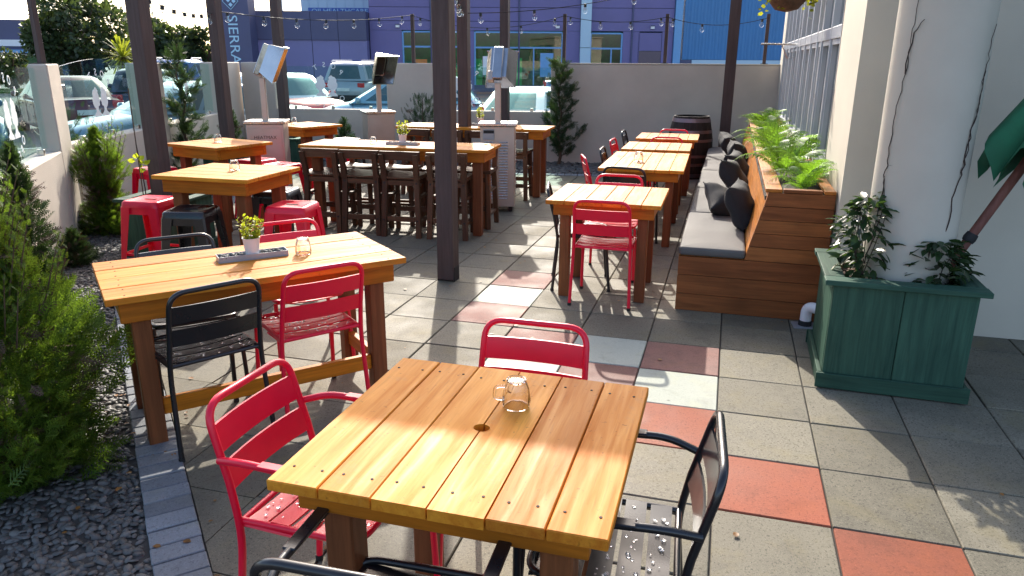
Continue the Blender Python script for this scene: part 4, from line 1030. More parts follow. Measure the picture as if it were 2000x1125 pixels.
MB().lathe([(.03, 0), (.034, .02), (.03, .05)], 14, (0, 0, 0), Matrix.Translation(ax*.34) @ ax.to_track_quat('Z', 'Y').to_matrix().to_4x4()).build('collar', M['dark'], um, smooth=40)

# ------------------------------------------------------------------ vines by the column
def vine(name, x, y, z, label, paths, leafy, seed, n=230, spread=.13, hgt=.34, ls=.075):
    r_ = random.Random(seed); e = empty(name, (x, y, z), 0, label, 'plant', 'climbing plants in the big planter')
    for p in paths:
        q = MB(); pts = []
        for i in range(len(p)-1):
            a, b = Vector(p[i]), Vector(p[i+1])
            for k in range(4): pts.append(a.lerp(b, k/4)+Vector((r_.uniform(-.006, .006), r_.uniform(-.004, .004), 0)))
        pts.append(Vector(p[-1])); m = len(pts); q.tube(pts, [.0036*(1-.6*i/m) for i in range(m)], 6); q.build('stem', M['vine'], e, smooth=60)
    lv = [(0, 0, 0), (.20, .22, .03), (.25, .5, .03), (.13, .82, 0), (0, 1.05, -.10), (-.13, .82, 0), (-.25, .5, .03), (-.20, .22, .03), (0, .45, -.03)]
    lf = [(0, 1, 2, 8), (8, 2, 3, 4), (4, 5, 6, 8), (0, 8, 6, 7)]; pos = []; dr = []
    for _ in range(n):
        t = r_.random()**.8; a = r_.uniform(0, 2*PI); rad = spread*(.25+.75*math.sin(PI*min(1, t*.85+.1)))*r_.random()**.5
        p = Vector((rad*math.cos(a)+.015*math.sin(6*t), rad*math.sin(a)*.8, t*hgt)); pos.append(tuple(p)); dr.append((math.cos(a)*.8+r_.uniform(-.3, .3), math.sin(a)*.8+r_.uniform(-.3, .3), r_.uniform(-.7, .35)))
    for p in leafy: pos.append(p); a = r_.uniform(0, 6); dr.append((math.cos(a), math.sin(a), -.3))
    scatter('leaves', M['vineleaf'], e, lv, lf, np.array(pos), frames(np.array(dr), rng.uniform(-.6, .6, len(dr))), rng.uniform(.6, 1.15, len(pos))*ls, True)
    for k in range(10):
        a = r_.uniform(0, 6); q = MB(); q.tube([(r_.uniform(-.02, .02), 0, 0), (spread*.4*math.cos(a), spread*.4*math.sin(a), hgt*.45), (spread*.6*math.cos(a+.6), spread*.6*math.sin(a+.6), hgt*.9)], [.004, .003, .0015], 5); q.build('stem', M['vine'], e, smooth=60)
    return e
# column surface is at radius .225 round (.945, -.06)
def onc(a, z, bx, by, r0=.231): return (.945+r0*math.cos(R(a))-bx, -.06+r0*math.sin(R(a))-by, z-.56)
bx, by = .70, -.20
vine('climbing_vine', bx, by, .56, 'glossy leafy vine left of the column, thin stem climbing the column', [[(0, 0, 0), (.02, -.02, .2), (.05, .02, .42), onc(212, 1.12, bx, by), onc(214, 1.22, bx, by), onc(213, 1.36, bx, by), onc(216, 1.5, bx, by), onc(219, 1.66, bx, by), onc(222, 1.8, bx, by), onc(221, 1.9, bx, by), onc(226, 2.2, bx, by)], [onc(219, 1.66, bx, by), onc(224, 1.86, bx, by), onc(234, 1.92, bx, by)], [(0.01, 0, .1), (.06, -.0, .38), onc(217, 1.0, bx, by), onc(212, 1.14, bx, by)]], [(.05, 0, .40), (.07, .01, .48), onc(218, 1.02, bx, by), onc(214, 1.06, bx, by), onc(216, 1.2, bx, by)], 5, n=300, spread=.15, hgt=.46)
bx, by = 1.06, -.245
vine('climbing_vine', bx, by, .56, 'dark broad-leaved vine at the right front of the column', [[(0, 0, 0), (0, .0, .25), onc(306, .92, bx, by), onc(304, 1.05, bx, by), onc(310, 1.17, bx, by), onc(313, 1.26, bx, by), onc(316, 1.4, bx, by), onc(322, 1.52, bx, by), onc(324, 1.66, bx, by), onc(322, 1.76, bx, by), onc(330, 1.9, bx, by)], [onc(310, 1.17, bx, by), onc(314, 1.22, bx, by), onc(312, 1.32, bx, by), onc(318, 1.46, bx, by), onc(318, 1.58, bx, by), onc(323, 1.68, bx, by)]], [], 8, n=200, spread=.14, hgt=.27, ls=.085)
# sapling with a bamboo stake in the left planter
sg = empty('staked_sapling', (-4.98, .84, .42), 0, 'thin staked sapling with a few bright leaves in the left planter box', 'plant')
MB().tube([(-.02, 0, 0), (-.03, .01, 1.05)], .005, 6).build('stake', M['stem'], sg)
MB().tube([(0, 0, 0), (.01, 0, .2), (-.015, .01, .42), (-.02, 0, .62)], [.005, .005, .004, .002], 6).build('stem', M['vine'], sg, smooth=60)
lv = [(0, 0, 0), (.35, .3, .04), (.3, .7, .03), (0, 1, -.1), (-.3, .7, .03), (-.35, .3, .04)]; lf = [(0, 1, 2, 3), (0, 3, 4, 5)]
pos = np.array([(-.02+rng.normal(0, .02), rng.normal(0, .02), .33+rng.uniform(0, .14)) for _ in range(16)]); scatter('leaves', M['herb'], sg, lv, lf, pos, frames(np.array([(rng.normal(), rng.normal(), .2) for _ in range(16)])), rng.uniform(.04, .075, 16))

# ------------------------------------------------------------------ conifers
def spray():
    V = []; F = []
    def quad(a, b, w0, w1, n):
        a, b = Vector(a), Vector(b); d = (b-a).normalized(); s_ = d.cross(Vector(n)).normalized(); k = len(V)
        V.extend([tuple(a-s_*w0), tuple(a+s_*w0), tuple(b+s_*w1), tuple(b-s_*w1)]); F.append((k, k+1, k+2, k+3))
    Z = (0, 0, 1); quad((0, 0, 0), (0, .5, .03), .022, .02, Z); quad((0, .5, .03), (0, 1, 0), .026, .008, Z)
    for i in range(6):
        y = .12+i*.14; l = .34*(1-.75*(i/6)**1.4)
        for sx in (-1, 1):
            e_ = (sx*l*.75, y+l*.62, .03-.05*i/6); quad((0, y, .01), e_, .024, .012, Z)
            mx_, my = sx*l*.42, y+l*.34; quad((mx_, my, .02), (mx_+sx*l*.10, my+l*.36, .03), .02, .008, Z)
    return V, F
SV, SF = spray()
def conifer(name, label, x, y, z, h, rad, n, mat, size, seed, lean=(0, 0), prof=None, up=.9, group='conifers along the walls', cat='conifer', trunk=.03, spikes=0, sway=.0):
    r_ = np.random.default_rng(seed); e = empty(name, (x, y, z), 0, label, cat, group)
    prof = prof or (lambda t: (1-t)**.7*(.35+.65*min(1, t*5+.3)))
    m = 10; tp = [(lean[0]*(k/m)**1.5+sway*math.sin(k*1.3), lean[1]*(k/m)**1.5, h*.97*k/m) for k in range(m+1)]
    MB().tube(tp, [trunk*(1-.85*k/m) for k in range(m+1)], 8).build('trunk', M['stem'], e, smooth=60)
    t = r_.random(n)**1.15; a = r_.uniform(0, 2*PI, n); lump = 1+.22*np.sin(3*a+9*t+seed)+.18*np.sin(5*a-14*t)
    pr_ = np.array([prof(q) for q in t])*rad*lump; f = r_.random(n)**.45; rr_ = pr_*f
    lx = lean[0]*t**1.5+sway*np.sin(13*t); ly = lean[1]*t**1.5
    P = np.stack([rr_*np.cos(a)+lx, rr_*np.sin(a)+ly, t*h], 1)
    D = np.stack([np.cos(a)+r_.normal(0, .35, n), np.sin(a)+r_.normal(0, .35, n), up*(.5+t)+r_.normal(0, .35, n)], 1)
    S = size*r_.uniform(.7, 1.25, n)*(1.05-.35*t)
    scatter('crown', M[mat], e, SV, SF, P-D/np.linalg.norm(D, axis=1, keepdims=True)*S[:, None]*.35, frames(D, r_.uniform(-1.2, 1.2, n)), S)
    nd = n//9; td = r_.random(nd)*.8; ad = r_.uniform(0, 2*PI, nd); rd = np.array([prof(q) for q in td])*rad*r_.uniform(.2, .85, nd)
    Dd = np.stack([np.cos(ad), np.sin(ad), r_.normal(.2, .5, nd)], 1)
    scatter('dead_twigs', M['bark'], e, SV, SF, np.stack([rd*np.cos(ad)+lean[0]*td**1.5, rd*np.sin(ad), td*h], 1), frames(Dd), size*r_.uniform(.6, 1.1, nd))
    if spikes:                               # long soft leaders that stand proud of the crown
        PP, DD, SS = [], [], []; st = MB()
        for k in range(spikes):
            a0 = r_.uniform(0, 2*PI); t0 = r_.uniform(.45, .85); b = Vector((rad*.7*prof(t0)*math.cos(a0), rad*.7*prof(t0)*math.sin(a0), h*t0)); l = r_.uniform(.18, .38)
            tip = b+Vector((math.cos(a0)*l*.35, math.sin(a0)*l*.35, l)); st.tube([b, (b+tip)/2, tip], [.004, .003, .0015], 5)
            for j in range(16):
                p = b.lerp(tip, j/15); aa = j*2.4; PP.append(tuple(p)); DD.append((math.cos(aa), math.sin(aa), 1.1)); SS.append(size*.62*(1.1-.6*j/15))
        st.build('shoots', M['stem'], e); scatter('shoot_leaves', M[mat], e, SV, SF, np.array(PP), frames(np.array(DD)), SS)
    return e
def ragged(name, label, x, y, h, rad, nb, mat, size, seed, group='conifers along the walls'):
    """open conifer: separate uneven limbs with foliage only along them"""
    r_ = random.Random(seed); e = empty(name, (x, y, 0), 0, label, 'conifer', group); m = 10
    tp = [Vector((.035*math.sin(k*1.7+seed), .02*math.cos(k*2.1), h*k/m)) for k in range(m+1)]
    MB().tube(tp, [.03*(1-.9*k/m) for k in range(m+1)], 8).build('trunk', M['stem'], e, smooth=60)
    PP, DD, SS = [], [], []
    for k in range(nb):
        t = .10+.86*k/nb; a = k*2.399+seed; l = rad*(1-t)**.6*r_.choice((.35, .55, .8, 1.15)); b = tp[min(m, int(t*m))].copy(); b.z = t*h
        rise = r_.uniform(.25, .9); q = MB(); pts = []
        for j in range(7):
            u = j/6; pts.append(b+Vector((math.cos(a)*l*u, math.sin(a)*l*u, l*rise*u*(.4+.6*u))))
        q.tube(pts, [.007*(1-.8*j/6)+.001 for j in range(7)], 5); q.build('limb', M['stem'], e, smooth=60)
        for j in range(int(10+l*75)):
            u = r_.random()**.7; f = u*6; i0 = min(5, int(f)); p = pts[i0].lerp(pts[i0+1], f-i0); dv = (pts[min(6, i0+1)]-pts[i0]).normalized()
            PP.append(tuple(p+Vector((r_.gauss(0, .02), r_.gauss(0, .02), r_.gauss(0, .02))))); DD.append(tuple(dv*1.3+Vector((r_.gauss(0, .6), r_.gauss(0, .6), r_.gauss(.25, .5))))); SS.append(size*r_.uniform(.55, 1.1))
    for j in range(160):
        t = r_.uniform(.08, 1); b = tp[min(m, int(t*m))]; a = r_.uniform(0, 6.3); PP.append((b.x+.02*math.cos(a), b.y+.02*math.sin(a), t*h)); DD.append((math.cos(a), math.sin(a), 1.4)); SS.append(size*r_.uniform(.5, .9)*(1.1-.5*t))
    scatter('crown', M[mat], e, SV, SF, np.array(PP), frames(np.array(DD)), SS); return e
conifer('thuja_shrub', 'big bushy bright green thuja in the left foreground, growing from the pebbles', -2.98, -2.36, -.02, 1.38, .43, 6400, 'thuja', .115, 1, prof=lambda t: (.80+.35*math.sin(PI*min(1, t*1.5)))*(1-t**1.7)**.8, up=1.1, trunk=.035, spikes=95)
conifer('thuja_shrub', 'second green thuja against the left wall pillar', -6.12, 1.55, 0, 1.02, .29, 2400, 'thuja', .13, 2, prof=lambda t: (.72+.34*math.sin(11*t+.4))*(1-t**3.5)**.8, up=1.0, spikes=22, lean=(-.10, .06))
conifer('dwarf_conifer', 'small dark dwarf conifer at the foot of the left wall', -5.42, .42, 0, .30, .17, 500, 'conifer', .10, 3)
conifer('dwarf_conifer', 'dark thuja in the left wall corner behind the big foreground shrub', -4.70, -.62, 0, 1.15, .22, 1100, 'conifer', .13, 13)
ragged('dark_conifer', 'slender dark conifer between the first post and the left glass panels', -7.2, 4.15, 1.9, .34, 34, 'conifer', .16, 4)
conifer('dark_conifer', 'dark narrow conifer behind the second left post', -7.1, 5.0, 0, 1.0, .24, 700, 'conifer', .15, 5)
ragged('dark_conifer', 'ragged dark conifer standing against the solid far wall', -2.80, 7.88, 1.75, .55, 34, 'conifer', .15, 6)
conifer('dark_conifer', 'small dark conifer below the ledge right of the small far bar table', -6.2, 6.75, 0, .78, .28, 600, 'conifer', .13, 8)
conifer('wispy_shrub', 'wispy grey-green shrub in front of the far wall pier', -5.0, 7.25, 0, 1.15, .30, 420, 'conifer', .15, 9, prof=lambda t: .5+.5*math.sin(PI*t*.9), up=1.5)
conifer('wispy_shrub', 'tall wispy shrub outside the left glass, over the silver car', -7.42, 2.35, 0, 1.25, .30, 330, 'conifer', .16, 10, prof=lambda t: .4+.5*t, up=1.6)
conifer('dwarf_conifer', 'low green conifer behind the left planter box', -6.2, 2.9, 0, .42, .2, 400, 'conifer', .12, 11)

# ------------------------------------------------------------------ hanging basket
hb = empty('hanging_basket', (.34, 3.05, 2.27), 0, 'hanging flower basket with trailing leaves, cut by the top edge', 'basket')
MB().lathe([(.02, -.12), (.10, -.10), (.16, -.03), (.18, .05), (.17, .05), (.10, -.05)], 20, cap1=False).build('bowl', M['bark'], hb, smooth=50)
for k in range(3): MB().tube([(.17*math.cos(2.1*k), .17*math.sin(2.1*k), .05), (0, 0, .6)], .003, 5).build('chain', M['dark'], hb)
MB().tube([(0, 0, .6), (.33, 0, .6)], .008, 6).build('bracket', M['dark'], hb)
n = 420; a = rng.uniform(0, 2*PI, n); r0 = rng.uniform(.08, .24, n); zz_ = .05+rng.uniform(-.02, .12, n)-np.clip(r0-.15, 0, 1)*rng.uniform(0, 2.6, n)
scatter('leaves', M['basket_leaf'], hb, lv, lf, np.stack([r0*np.cos(a), r0*np.sin(a), zz_], 1), frames(np.stack([np.cos(a), np.sin(a), rng.normal(0, .6, n)], 1)), rng.uniform(.03, .055, n))
n = 90; a = rng.uniform(0, 2*PI, n); r0 = rng.uniform(.05, .22, n)
scatter('flowers', M['flower'], hb, lv, lf, np.stack([r0*np.cos(a), r0*np.sin(a), .10+rng.uniform(-.1, .1, n)], 1), frames(rng.normal(0, 1, (n, 3))), rng.uniform(.02, .04, n))

# ------------------------------------------------------------------ festoon lights
M['bulb'] = paneglass('clear_bulb', (.90, .93, .94), ior=2.0)
bulb_me = MB().lathe([(.015, -.033), (.022, -.048), (.033, -.074), (.0335, -.092), (.024, -.112), (.007, -.121)], 12).mesh('bulb', M['bulb'], 60)
sock_me = MB().lathe([(.018, .004), (.021, -.038)], 8).mesh('socket', M['cable'])
fil_me = MB().lathe([(.002, -.04), (.006, -.06), (.002, -.078)], 5).mesh('filament', M['steel'])
def festoon(a, b, sag, nb, label, t0=.06, t1=.94):
    a, b = Vector(a), Vector(b); e = empty('festoon_lights', a, 0, label, 'string lights', 'strings of festoon bulbs'); pts = []
    for i in range(25): t = i/24; pts.append((b-a)*t-Vector((0, 0, sag*4*t*(1-t))))
    MB().tube(pts, .0055, 6).build('cable', M['cable'], e, smooth=60)
    for k in range(nb):
        t = t0+(t1-t0)*k/max(1, nb-1); p = (b-a)*t-Vector((0, 0, sag*4*t*(1-t)))
        s_ = inst('socket', sock_me, e, p, (random.uniform(-.15, .15), random.uniform(-.15, .15), 0)); inst('bulb', bulb_me, s_); inst('filament', fil_me, s_)
def fy(x): return F0.y+(x-F0.x)*(F1.y-F0.y)/(F1.x-F0.x)+.06
festoon((-6.5, 4.04, 2.30), (-5.41, fy(-5.41), 2.44), .10, 7, 'bulbs strung from the left post to the pole between the glazed openings')
festoon((-5.41, fy(-5.41), 2.44), (-2.85, fy(-2.85), 2.43), .20, 5, 'bulbs strung between the two poles over the right glazed opening')
festoon((-2.85, fy(-2.85), 2.43), (-1.19, fy(-1.19), 2.41), .09, 4, 'bulbs strung over the solid far wall, left of its middle pole')
festoon((-1.19, fy(-1.19), 2.41), (.40, fy(.40), 2.40), .12, 4, 'bulbs strung over the far wall in front of the blue cladding')
festoon((-3.42, 4.82, 2.36), (-2.165, 1.01, 2.52), .12, 6, 'bulbs strung from the nearest post back to the one behind it')
festoon((-3.42, 4.83, 2.28), (-.12, 7.55, 3.1), .18, 6, 'bulbs strung from the middle post up towards the bench end post')
festoon((-4.95, 1.09, 2.22), (-6.5, 4.03, 2.26), .06, 7, 'bulbs strung between the two left posts')

# fallen leaves and bits of bark on the paving
r_ = random.Random(77); P, D, S = [], [], []
for _ in range(150):
    if r_.random() < .6: t = r_.random(); a = B0[0]+(B1[0]-B0[0])*t; b = B0[1]+(B1[1]-B0[1])*t; p = (a+r_.gauss(.1, .22), b+r_.gauss(.1, .22))
    else: p = (r_.uniform(-2.5, 1.6), r_.uniform(-3, 3))
    P.append((*p, .006)); a = r_.uniform(0, 6.3); D.append((math.cos(a), math.sin(a), r_.uniform(.0, .15))); S.append(r_.uniform(.012, .035))
M['dryleaf'] = leaf('dry_leaf', (.22, .10, .025), (.3, .14, .02), .5, .2)
tag(scatter('fallen_leaves', M['dryleaf'], None, lv, lf, np.array(P), frames(np.array(D), np.zeros(len(P))), S), 'scattered small dry brown leaves lying on the paving and pebbles', 'leaves', kind='stuff')
# ------------------------------------------------------------------ buildings across the car park
FZ = R(16.057); FO = (-29.41, 36.04, SUNK)
def ploc(u, v): return (FO[0]+u*math.cos(FZ)-v*math.sin(FZ), FO[1]+u*math.sin(FZ)+v*math.cos(FZ))
M['purple'] = paint('purple_cladding', (.165, .14, .31), .6, var=.10, scale=.6)
M['purple_dark'] = paint('slate_cladding', (.085, .088, .165), .6, var=.12, scale=.5)
M['purple_low'] = paint('lilac_cladding', (.19, .18, .35), .6, var=.1, scale=.5)
M['pale_blue'] = paint('pale_blue_cladding', (.45, .60, .70), .55, var=.05, scale=.5)
M['sky_trim'] = paint('blue_trim', (.16, .36, .62), .5, var=.05)
M['corr'] = paint('blue_corrugated_steel', (.055, .20, .42), .45, .1, .08, .4)
M['sign_blue'] = paint('sign_blue', (.05, .12, .40), .5)
M['sign_text'] = paint('sign_lettering', (.42, .66, .80), .5)
M['shopgreen'] = paneglass('green_shop_glass', (.22, .92, .58), 1.0, ior=1.7)
M['brown_door'] = paint('brown_door', (.13, .09, .11), .5)
M['shop_orange'] = paint('orange_poster', (.55, .2, .04), .6)
M['joint'] = paint('panel_joint', (.05, .05, .09), .8)
M['inside'] = paint('shop_interior', (.22, .30, .20), .8, var=.6, scale=.8)
def ubox(par, name, u0, u1, v0, v1, z0, z1, mat, ch=0):
    return MB().box(((u0+u1)/2, (v0+v1)/2, (z0+z1)/2), (u1-u0, v1-v0, z1-z0), ch=ch).build(name, M[mat], par)
def fbuild(name, label): return empty(name, FO, FZ, label, 'building')
GZ = .15
pb = fbuild('shop_building', 'long purple clad shop building with green glass shopfronts across the car park')
ubox(pb, 'core', 8.4, 26.7, .06, .3, 4.1, 7.3, 'joint'); ubox(pb, 'roof', 8.3, 26.8, 0, 14, 7.3, 7.45, 'purple'); ubox(pb, 'back_wall', 8.4, 26.7, 6, 6.2, 0, 7.3, 'inside'); ubox(pb, 'side_wall', 8.4, 8.6, .3, 6, 0, 7.3, 'purple'); ubox(pb, 'side_wall', 26.5, 26.7, .3, 6, 0, 7.3, 'purple'); ubox(pb, 'ceiling', 8.6, 26.5, .3, 6, 3.9, 4.1, 'inside'); ubox(pb, 'shop_floor', 8.6, 26.5, .3, 6, 0, .1, 'inside')
cuts_u = [8.4, 12.1, 13.8, 17.4, 21.08, 24.2, 26.7]
for a, b in zip(cuts_u[:-1], cuts_u[1:]):
    for z0, z1 in ((3.56, 4.10), (4.10, 4.88), (4.88, 7.3)): ubox(pb, 'wall_panel', a+.015, b-.015, 0, .055, z0+GZ*0+.015, z1-.015, 'purple')
def shopfront(u0, u1, z0, z1, mid, mull):
    wn = ubox(pb, 'shop_window', u0, u1, .10, .12, z0, z1, 'shopgreen')
    for (a, b, c, d) in ((u0-.06, u0+.03, z0, z1), (u1-.03, u1+.06, z0, z1), (u0+.03, u1-.03, z1-.06, z1+.03), (u0+.03, u1-.03, mid-.05, mid+.05)): ubox(wn, 'frame', a, b, .02, .099, c, d, 'sky_trim')
    for m_ in mull: ubox(wn, 'mullion', m_-.04, m_+.04, .021, .099, z0, mid-.05, 'sky_trim')
shopfront(10.4, 14.1, .4, 3.5, 2.63, (12.2,)); shopfront(14.75, 20.0, .4, 3.5, 2.60, (16.5, 18.3)); shopfront(21.75, 23.6, .4, 3.46, 2.58, (23.0,))
for a, b in ((8.4, 10.34), (14.16, 14.69), (20.06, 21.08), (23.66, 24.67), (26.02, 26.7)): ubox(pb, 'wall_panel', a+.01, b-.01, 0, .05, .05, 3.56, 'purple')
ubox(pb, 'kick_panel', 10.4, 21.0, .01, .05, 0, .4, 'purple_dark')
pd = ubox(pb, 'door', 24.67, 26.02, .03, .06, .05, 2.44, 'brown_door'); ubox(pd, 'frame', 24.6, 24.67, 0, .06, .05, 3.5, 'purple'); ubox(pb, 'door_panel', 24.68, 26.01, .02, .05, 2.46, 3.5, 'purple')
ubox(pb, 'white_pier', 21.08, 21.70, -.35, -.01, 0, 2.6, 'pale_blue'); ubox(pb, 'white_pier', 21.08, 21.70, -.35, -.01, 2.63, 7.3, 'pale_blue')
ubox(pb, 'blue_downpipe', 26.72, 27.16, -.2, .2, 0, 7.3, 'sky_trim')
for u in (12.1, 17.4, 24.2): MB().tube([(u, -.06, .2), (u, -.06, 7.3)], .05, 8).build('downpipe', M['purple_dark'], pb)
ubox(pb, 'gutter', 8.35, 26.75, -.14, -.01, 7.12, 7.28, 'purple_dark')
for u in (10.0, 19.6, 25.3): lt = ubox(pb, 'wall_light', u, u+.22, -.16, -.005, 3.72, 3.9, 'white'); ubox(lt, 'shade', u-.02, u+.24, -.2, -.161, 3.86, 3.92, 'purple_dark')
ubox(pb, 'poster', 15.2, 16.1, .085, .099, 1.0, 2.1, 'white'); ubox(pb, 'poster', 18.7, 19.5, .085, .099, .9, 2.3, 'sky_trim'); ubox(pb, 'poster', 11.0, 11.8, .085, .099, .9, 1.9, 'shop_orange')
# things inside the shop seen through the glass
sh = random.Random(4)
for u in np.arange(10.8, 23.5, .9): ubox(pb, 'shelf', u, u+sh.uniform(.4, .8), 1.2, 1.9, .1, sh.uniform(.8, 2.2), sh.choice(['inside', 'purple_dark', 'pale_blue', 'brown_door']))
gb = fbuild('annex_building', 'low lilac building with a dark parapet band left of the shop')
ubox(gb, 'wall', 1.75, 8.35, -.8, 5, 0, 2.95, 'purple_low')
for a, b in ((1.7, 3.4), (3.4, 5.1), (5.1, 6.7), (6.7, 8.38)): ubox(gb, 'parapet_panel', a+.012, b-.012, -.9, -.81, 2.96, 4.57, 'purple_dark')
ubox(gb, 'parapet_core', 1.72, 8.36, -.8, 5, 2.96, 4.55, 'purple_dark')
for u in (3.4, 5.1, 6.7): ubox(gb, 'joint_strip', u-.02, u+.02, -.805, -.795, 0, 2.95, 'joint')
hbld = fbuild('clinic_building', 'pale corrugated building with a blue sign above the dark parapet')
ubox(hbld, 'wall', 2.9, 10.25, 5.5, 9, 0, 5.75, 'pale_blue'); ubox(hbld, 'roof', 2.8, 10.3, 5.4, 9.1, 5.75, 5.85, 'white')
for u in np.arange(3.4, 10.2, .6): ubox(hbld, 'rib', u, u+.05, 5.46, 5.5, 4.5, 5.75, 'pale_blue')
sgn = ubox(hbld, 'sign_board', 3.4, 7.6, 5.38, 5.45, 4.70, 5.14, 'sign_blue')
me = decal_letters('OJI HEALTHCARE', .46, .004); me.materials.append(M['sign_text']); inst('lettering', me, sgn, (5.5, 5.372, 4.93), (PI/2, 0, 0), (1.05, .85, 1))
tw = fbuild('sign_tower', 'tall purple sign tower with pale vertical lettering'); tw['category'] = 'sign'
tb = ubox(tw, 'tower', 0, 2.02, -2.4, -1.2, 0, 8.5, 'purple_dark')
me = decal_letters('SIERRA', .86, .01); me.materials.append(M['sign_text']); inst('lettering', me, tb, (1.04, -2.412, 2.9), (PI/2, PI/2, 0), (1.02, .92, 1))
q = MB()
for a, b in (((0, .45), (.45, 0)), ((.45, 0), (0, -.45)), ((0, -.45), (-.45, 0)), ((-.45, 0), (0, .45))): q.beam((a[0], 0, a[1]), (b[0], 0, b[1]), .02, .075, up=(0, 1, 0))
for (x, z) in ((0, .19), (.19, 0), (0, -.19), (-.12, .05)): q.box((x, 0, z), (.17, .02, .17), ry=PI/4)
q.build('logo', M['sign_text'], tb, loc=(1.05, -2.42, 4.98))
cb = fbuild('steel_shed', 'bright blue corrugated steel building at the right end of the car park')
V = []; F = []; n = 90
for i in range(n+1):
    u = 27.3+i*.1; v = -.06 if (i % 4) in (0, 1) else 0
    V += [(u, v, 1.98), (u, v, 7.5)]
F = [(2*i, 2*i+2, 2*i+3, 2*i+1) for i in range(n)]; MB().add(V, F).build('corrugated_wall', M['corr'], cb)
ubox(cb, 'base_wall', 27.9, 36.4, -.1, 0, 0, 1.95, 'pale_blue'); ubox(cb, 'base_wall', 27.2, 27.88, -.05, 0, 0, 1.95, 'purple_dark'); ubox(cb, 'side', 27.3, 36.3, .05, 8, 0, 7.5, 'corr')
lb = empty('corner_shop', (-60, 47, SUNK), R(30), 'small grey shop with a blue awning at the far left', 'building')
MB().box((0, 0, 2.4), (12, 6, 4.8)).build('wall', M['purple_dark'], lb)
MB().box((0, -3.4, 2.35), (9, .8, .25)).build('awning', M['sky_trim'], lb); MB().box((0, -3.1, 3.0), (10, .2, .5)).build('fascia', M['white'], lb)
for x in (-3.2, 0, 3.2): w_ = MB().box((x, -3.03, 1.2), (2.6, .05, 1.7)).build('window', M['shopgreen'], lb); MB().box((x, -3.06, 2.1), (2.7, .06, .08)).build('frame', M['white'], w_)
for x in (-4.4, 4.4): MB().box((x, -3.7, 1.2), (.12, .12, 2.4)).build('awning_post', M['white'], lb)

# ------------------------------------------------------------------ trees across the car park
def tree(label, x, y, h, rad, n, seed, cz=.55, leafs=.34, mat='tree', name='evergreen_tree', flat=.8):
    r_ = np.random.default_rng(seed); e = empty(name, (x, y, SUNK), 0, label, 'tree', 'trees across the car park'); c0 = h*cz
    MB().tube([(0, 0, 0), (.1, 0, h*.25), (0, .1, h*.55)], [.22, .17, .10], 8).build('trunk', M['stem'], e, smooth=60)
    for k in range(6):
        a = k*1.05+seed; MB().tube([(0, .03, h*.25), (rad*.3*math.cos(a), rad*.3*math.sin(a), h*.48), (rad*.62*math.cos(a), rad*.62*math.sin(a), h*(.6+.05*(k % 3)))], [.10, .06, .02], 6).build('limb', M['stem'], e, smooth=60)
    nc = 34; d = r_.normal(0, 1, (nc, 3)); d /= np.linalg.norm(d, axis=1, keepdims=True); d[:, 2] = d[:, 2]*flat
    cen = d*(rad*r_.uniform(.45, .98, (nc, 1)))*np.array([1, 1, (h-c0)/rad*1.0]); cen[:, 2] += c0; cr = rad*r_.uniform(.2, .36, nc)
    pick = r_.integers(0, nc, n); q = r_.normal(0, 1, (n, 3)); q /= np.linalg.norm(q, axis=1, keepdims=True); P = cen[pick]+q*(cr[pick]*r_.uniform(.55, 1.05, n))[:, None]
    P[:, 2] = np.clip(P[:, 2], .35, None); D = q+r_.normal(0, .5, (n, 3)); D[:, 2] -= .2
    scatter('crown', M[mat], e, [(0, 0, 0), (.32, .5, .06), (0, 1, -.05), (-.32, .5, .06)], [(0, 1, 2, 3)], P, frames(D), leafs*r_.uniform(.6, 1.2, n)); return e
def tat(u, v): return ploc(u, v)
tree('largest dark evergreen tree, filling the upper left behind the maroon car', *tat(-9.6, 0), 6.6, 3.1, 9000, 1, cz=.5)
tree('rounded dark tree between the first and second posts', *tat(-3.6, 0), 4.3, 1.8, 5500, 3, cz=.5)
tree('dark tree peeping out right of the largest tree', *tat(-7.0, 4), 4.9, 1.7, 4000, 4, cz=.55)
tree('lighter green round tree left of the sign tower', *tat(-1.9, 1), 4.2, 1.05, 3000, 5, cz=.5, leafs=.26)
tree('small dark tree right beside the sign tower', *tat(-.5, 3), 4.9, 1.0, 3000, 6, cz=.5, leafs=.26)
tree('low dark tree on the left edge by the corner shop', *tat(-13.0, -1), 2.7, 1.1, 2500, 7, cz=.5, leafs=.26)
def palm(label, x, y, h, n, size, seed, mat='palm'):
    r_ = np.random.default_rng(seed); e = empty('palm_tree', (x, y, SUNK), 0, label, 'tree', 'palms across the car park')
    MB().tube([(0, 0, 0), (.05, 0, h*.5), (0, 0, h)], [.16, .13, .11], 8).build('trunk', M['stem'], e, smooth=60)
    bl = [(-.02, 0, 0), (.02, 0, 0), (.035, .45, .02), (.025, .8, -.05), (0, 1, -.14), (-.025, .8, -.05), (-.035, .45, .02)]; bf = [(0, 1, 2, 6), (6, 2, 3, 5), (5, 3, 4, 4)]
    q = r_.normal(0, 1, (n, 3)); q[:, 2] = q[:, 2]*.8+.25
    me = scatter('blades', M[mat], e, bl, [(0, 1, 2, 6), (6, 2, 3, 5), (5, 3, 4, 5)][:2]+[(5, 3, 4, 0)][:0], np.tile([0, 0, h], (n, 1)), frames(q, np.zeros(n)), size*r_.uniform(.7, 1.1, n)); return e
palm('spiky bright palm in front of the largest tree', -24.2, 21.6, 1.9, 150, 1.15, 1)
palm('palm at the left edge of the picture', -45.5, 29.6, 4.6, 90, 1.7, 2)
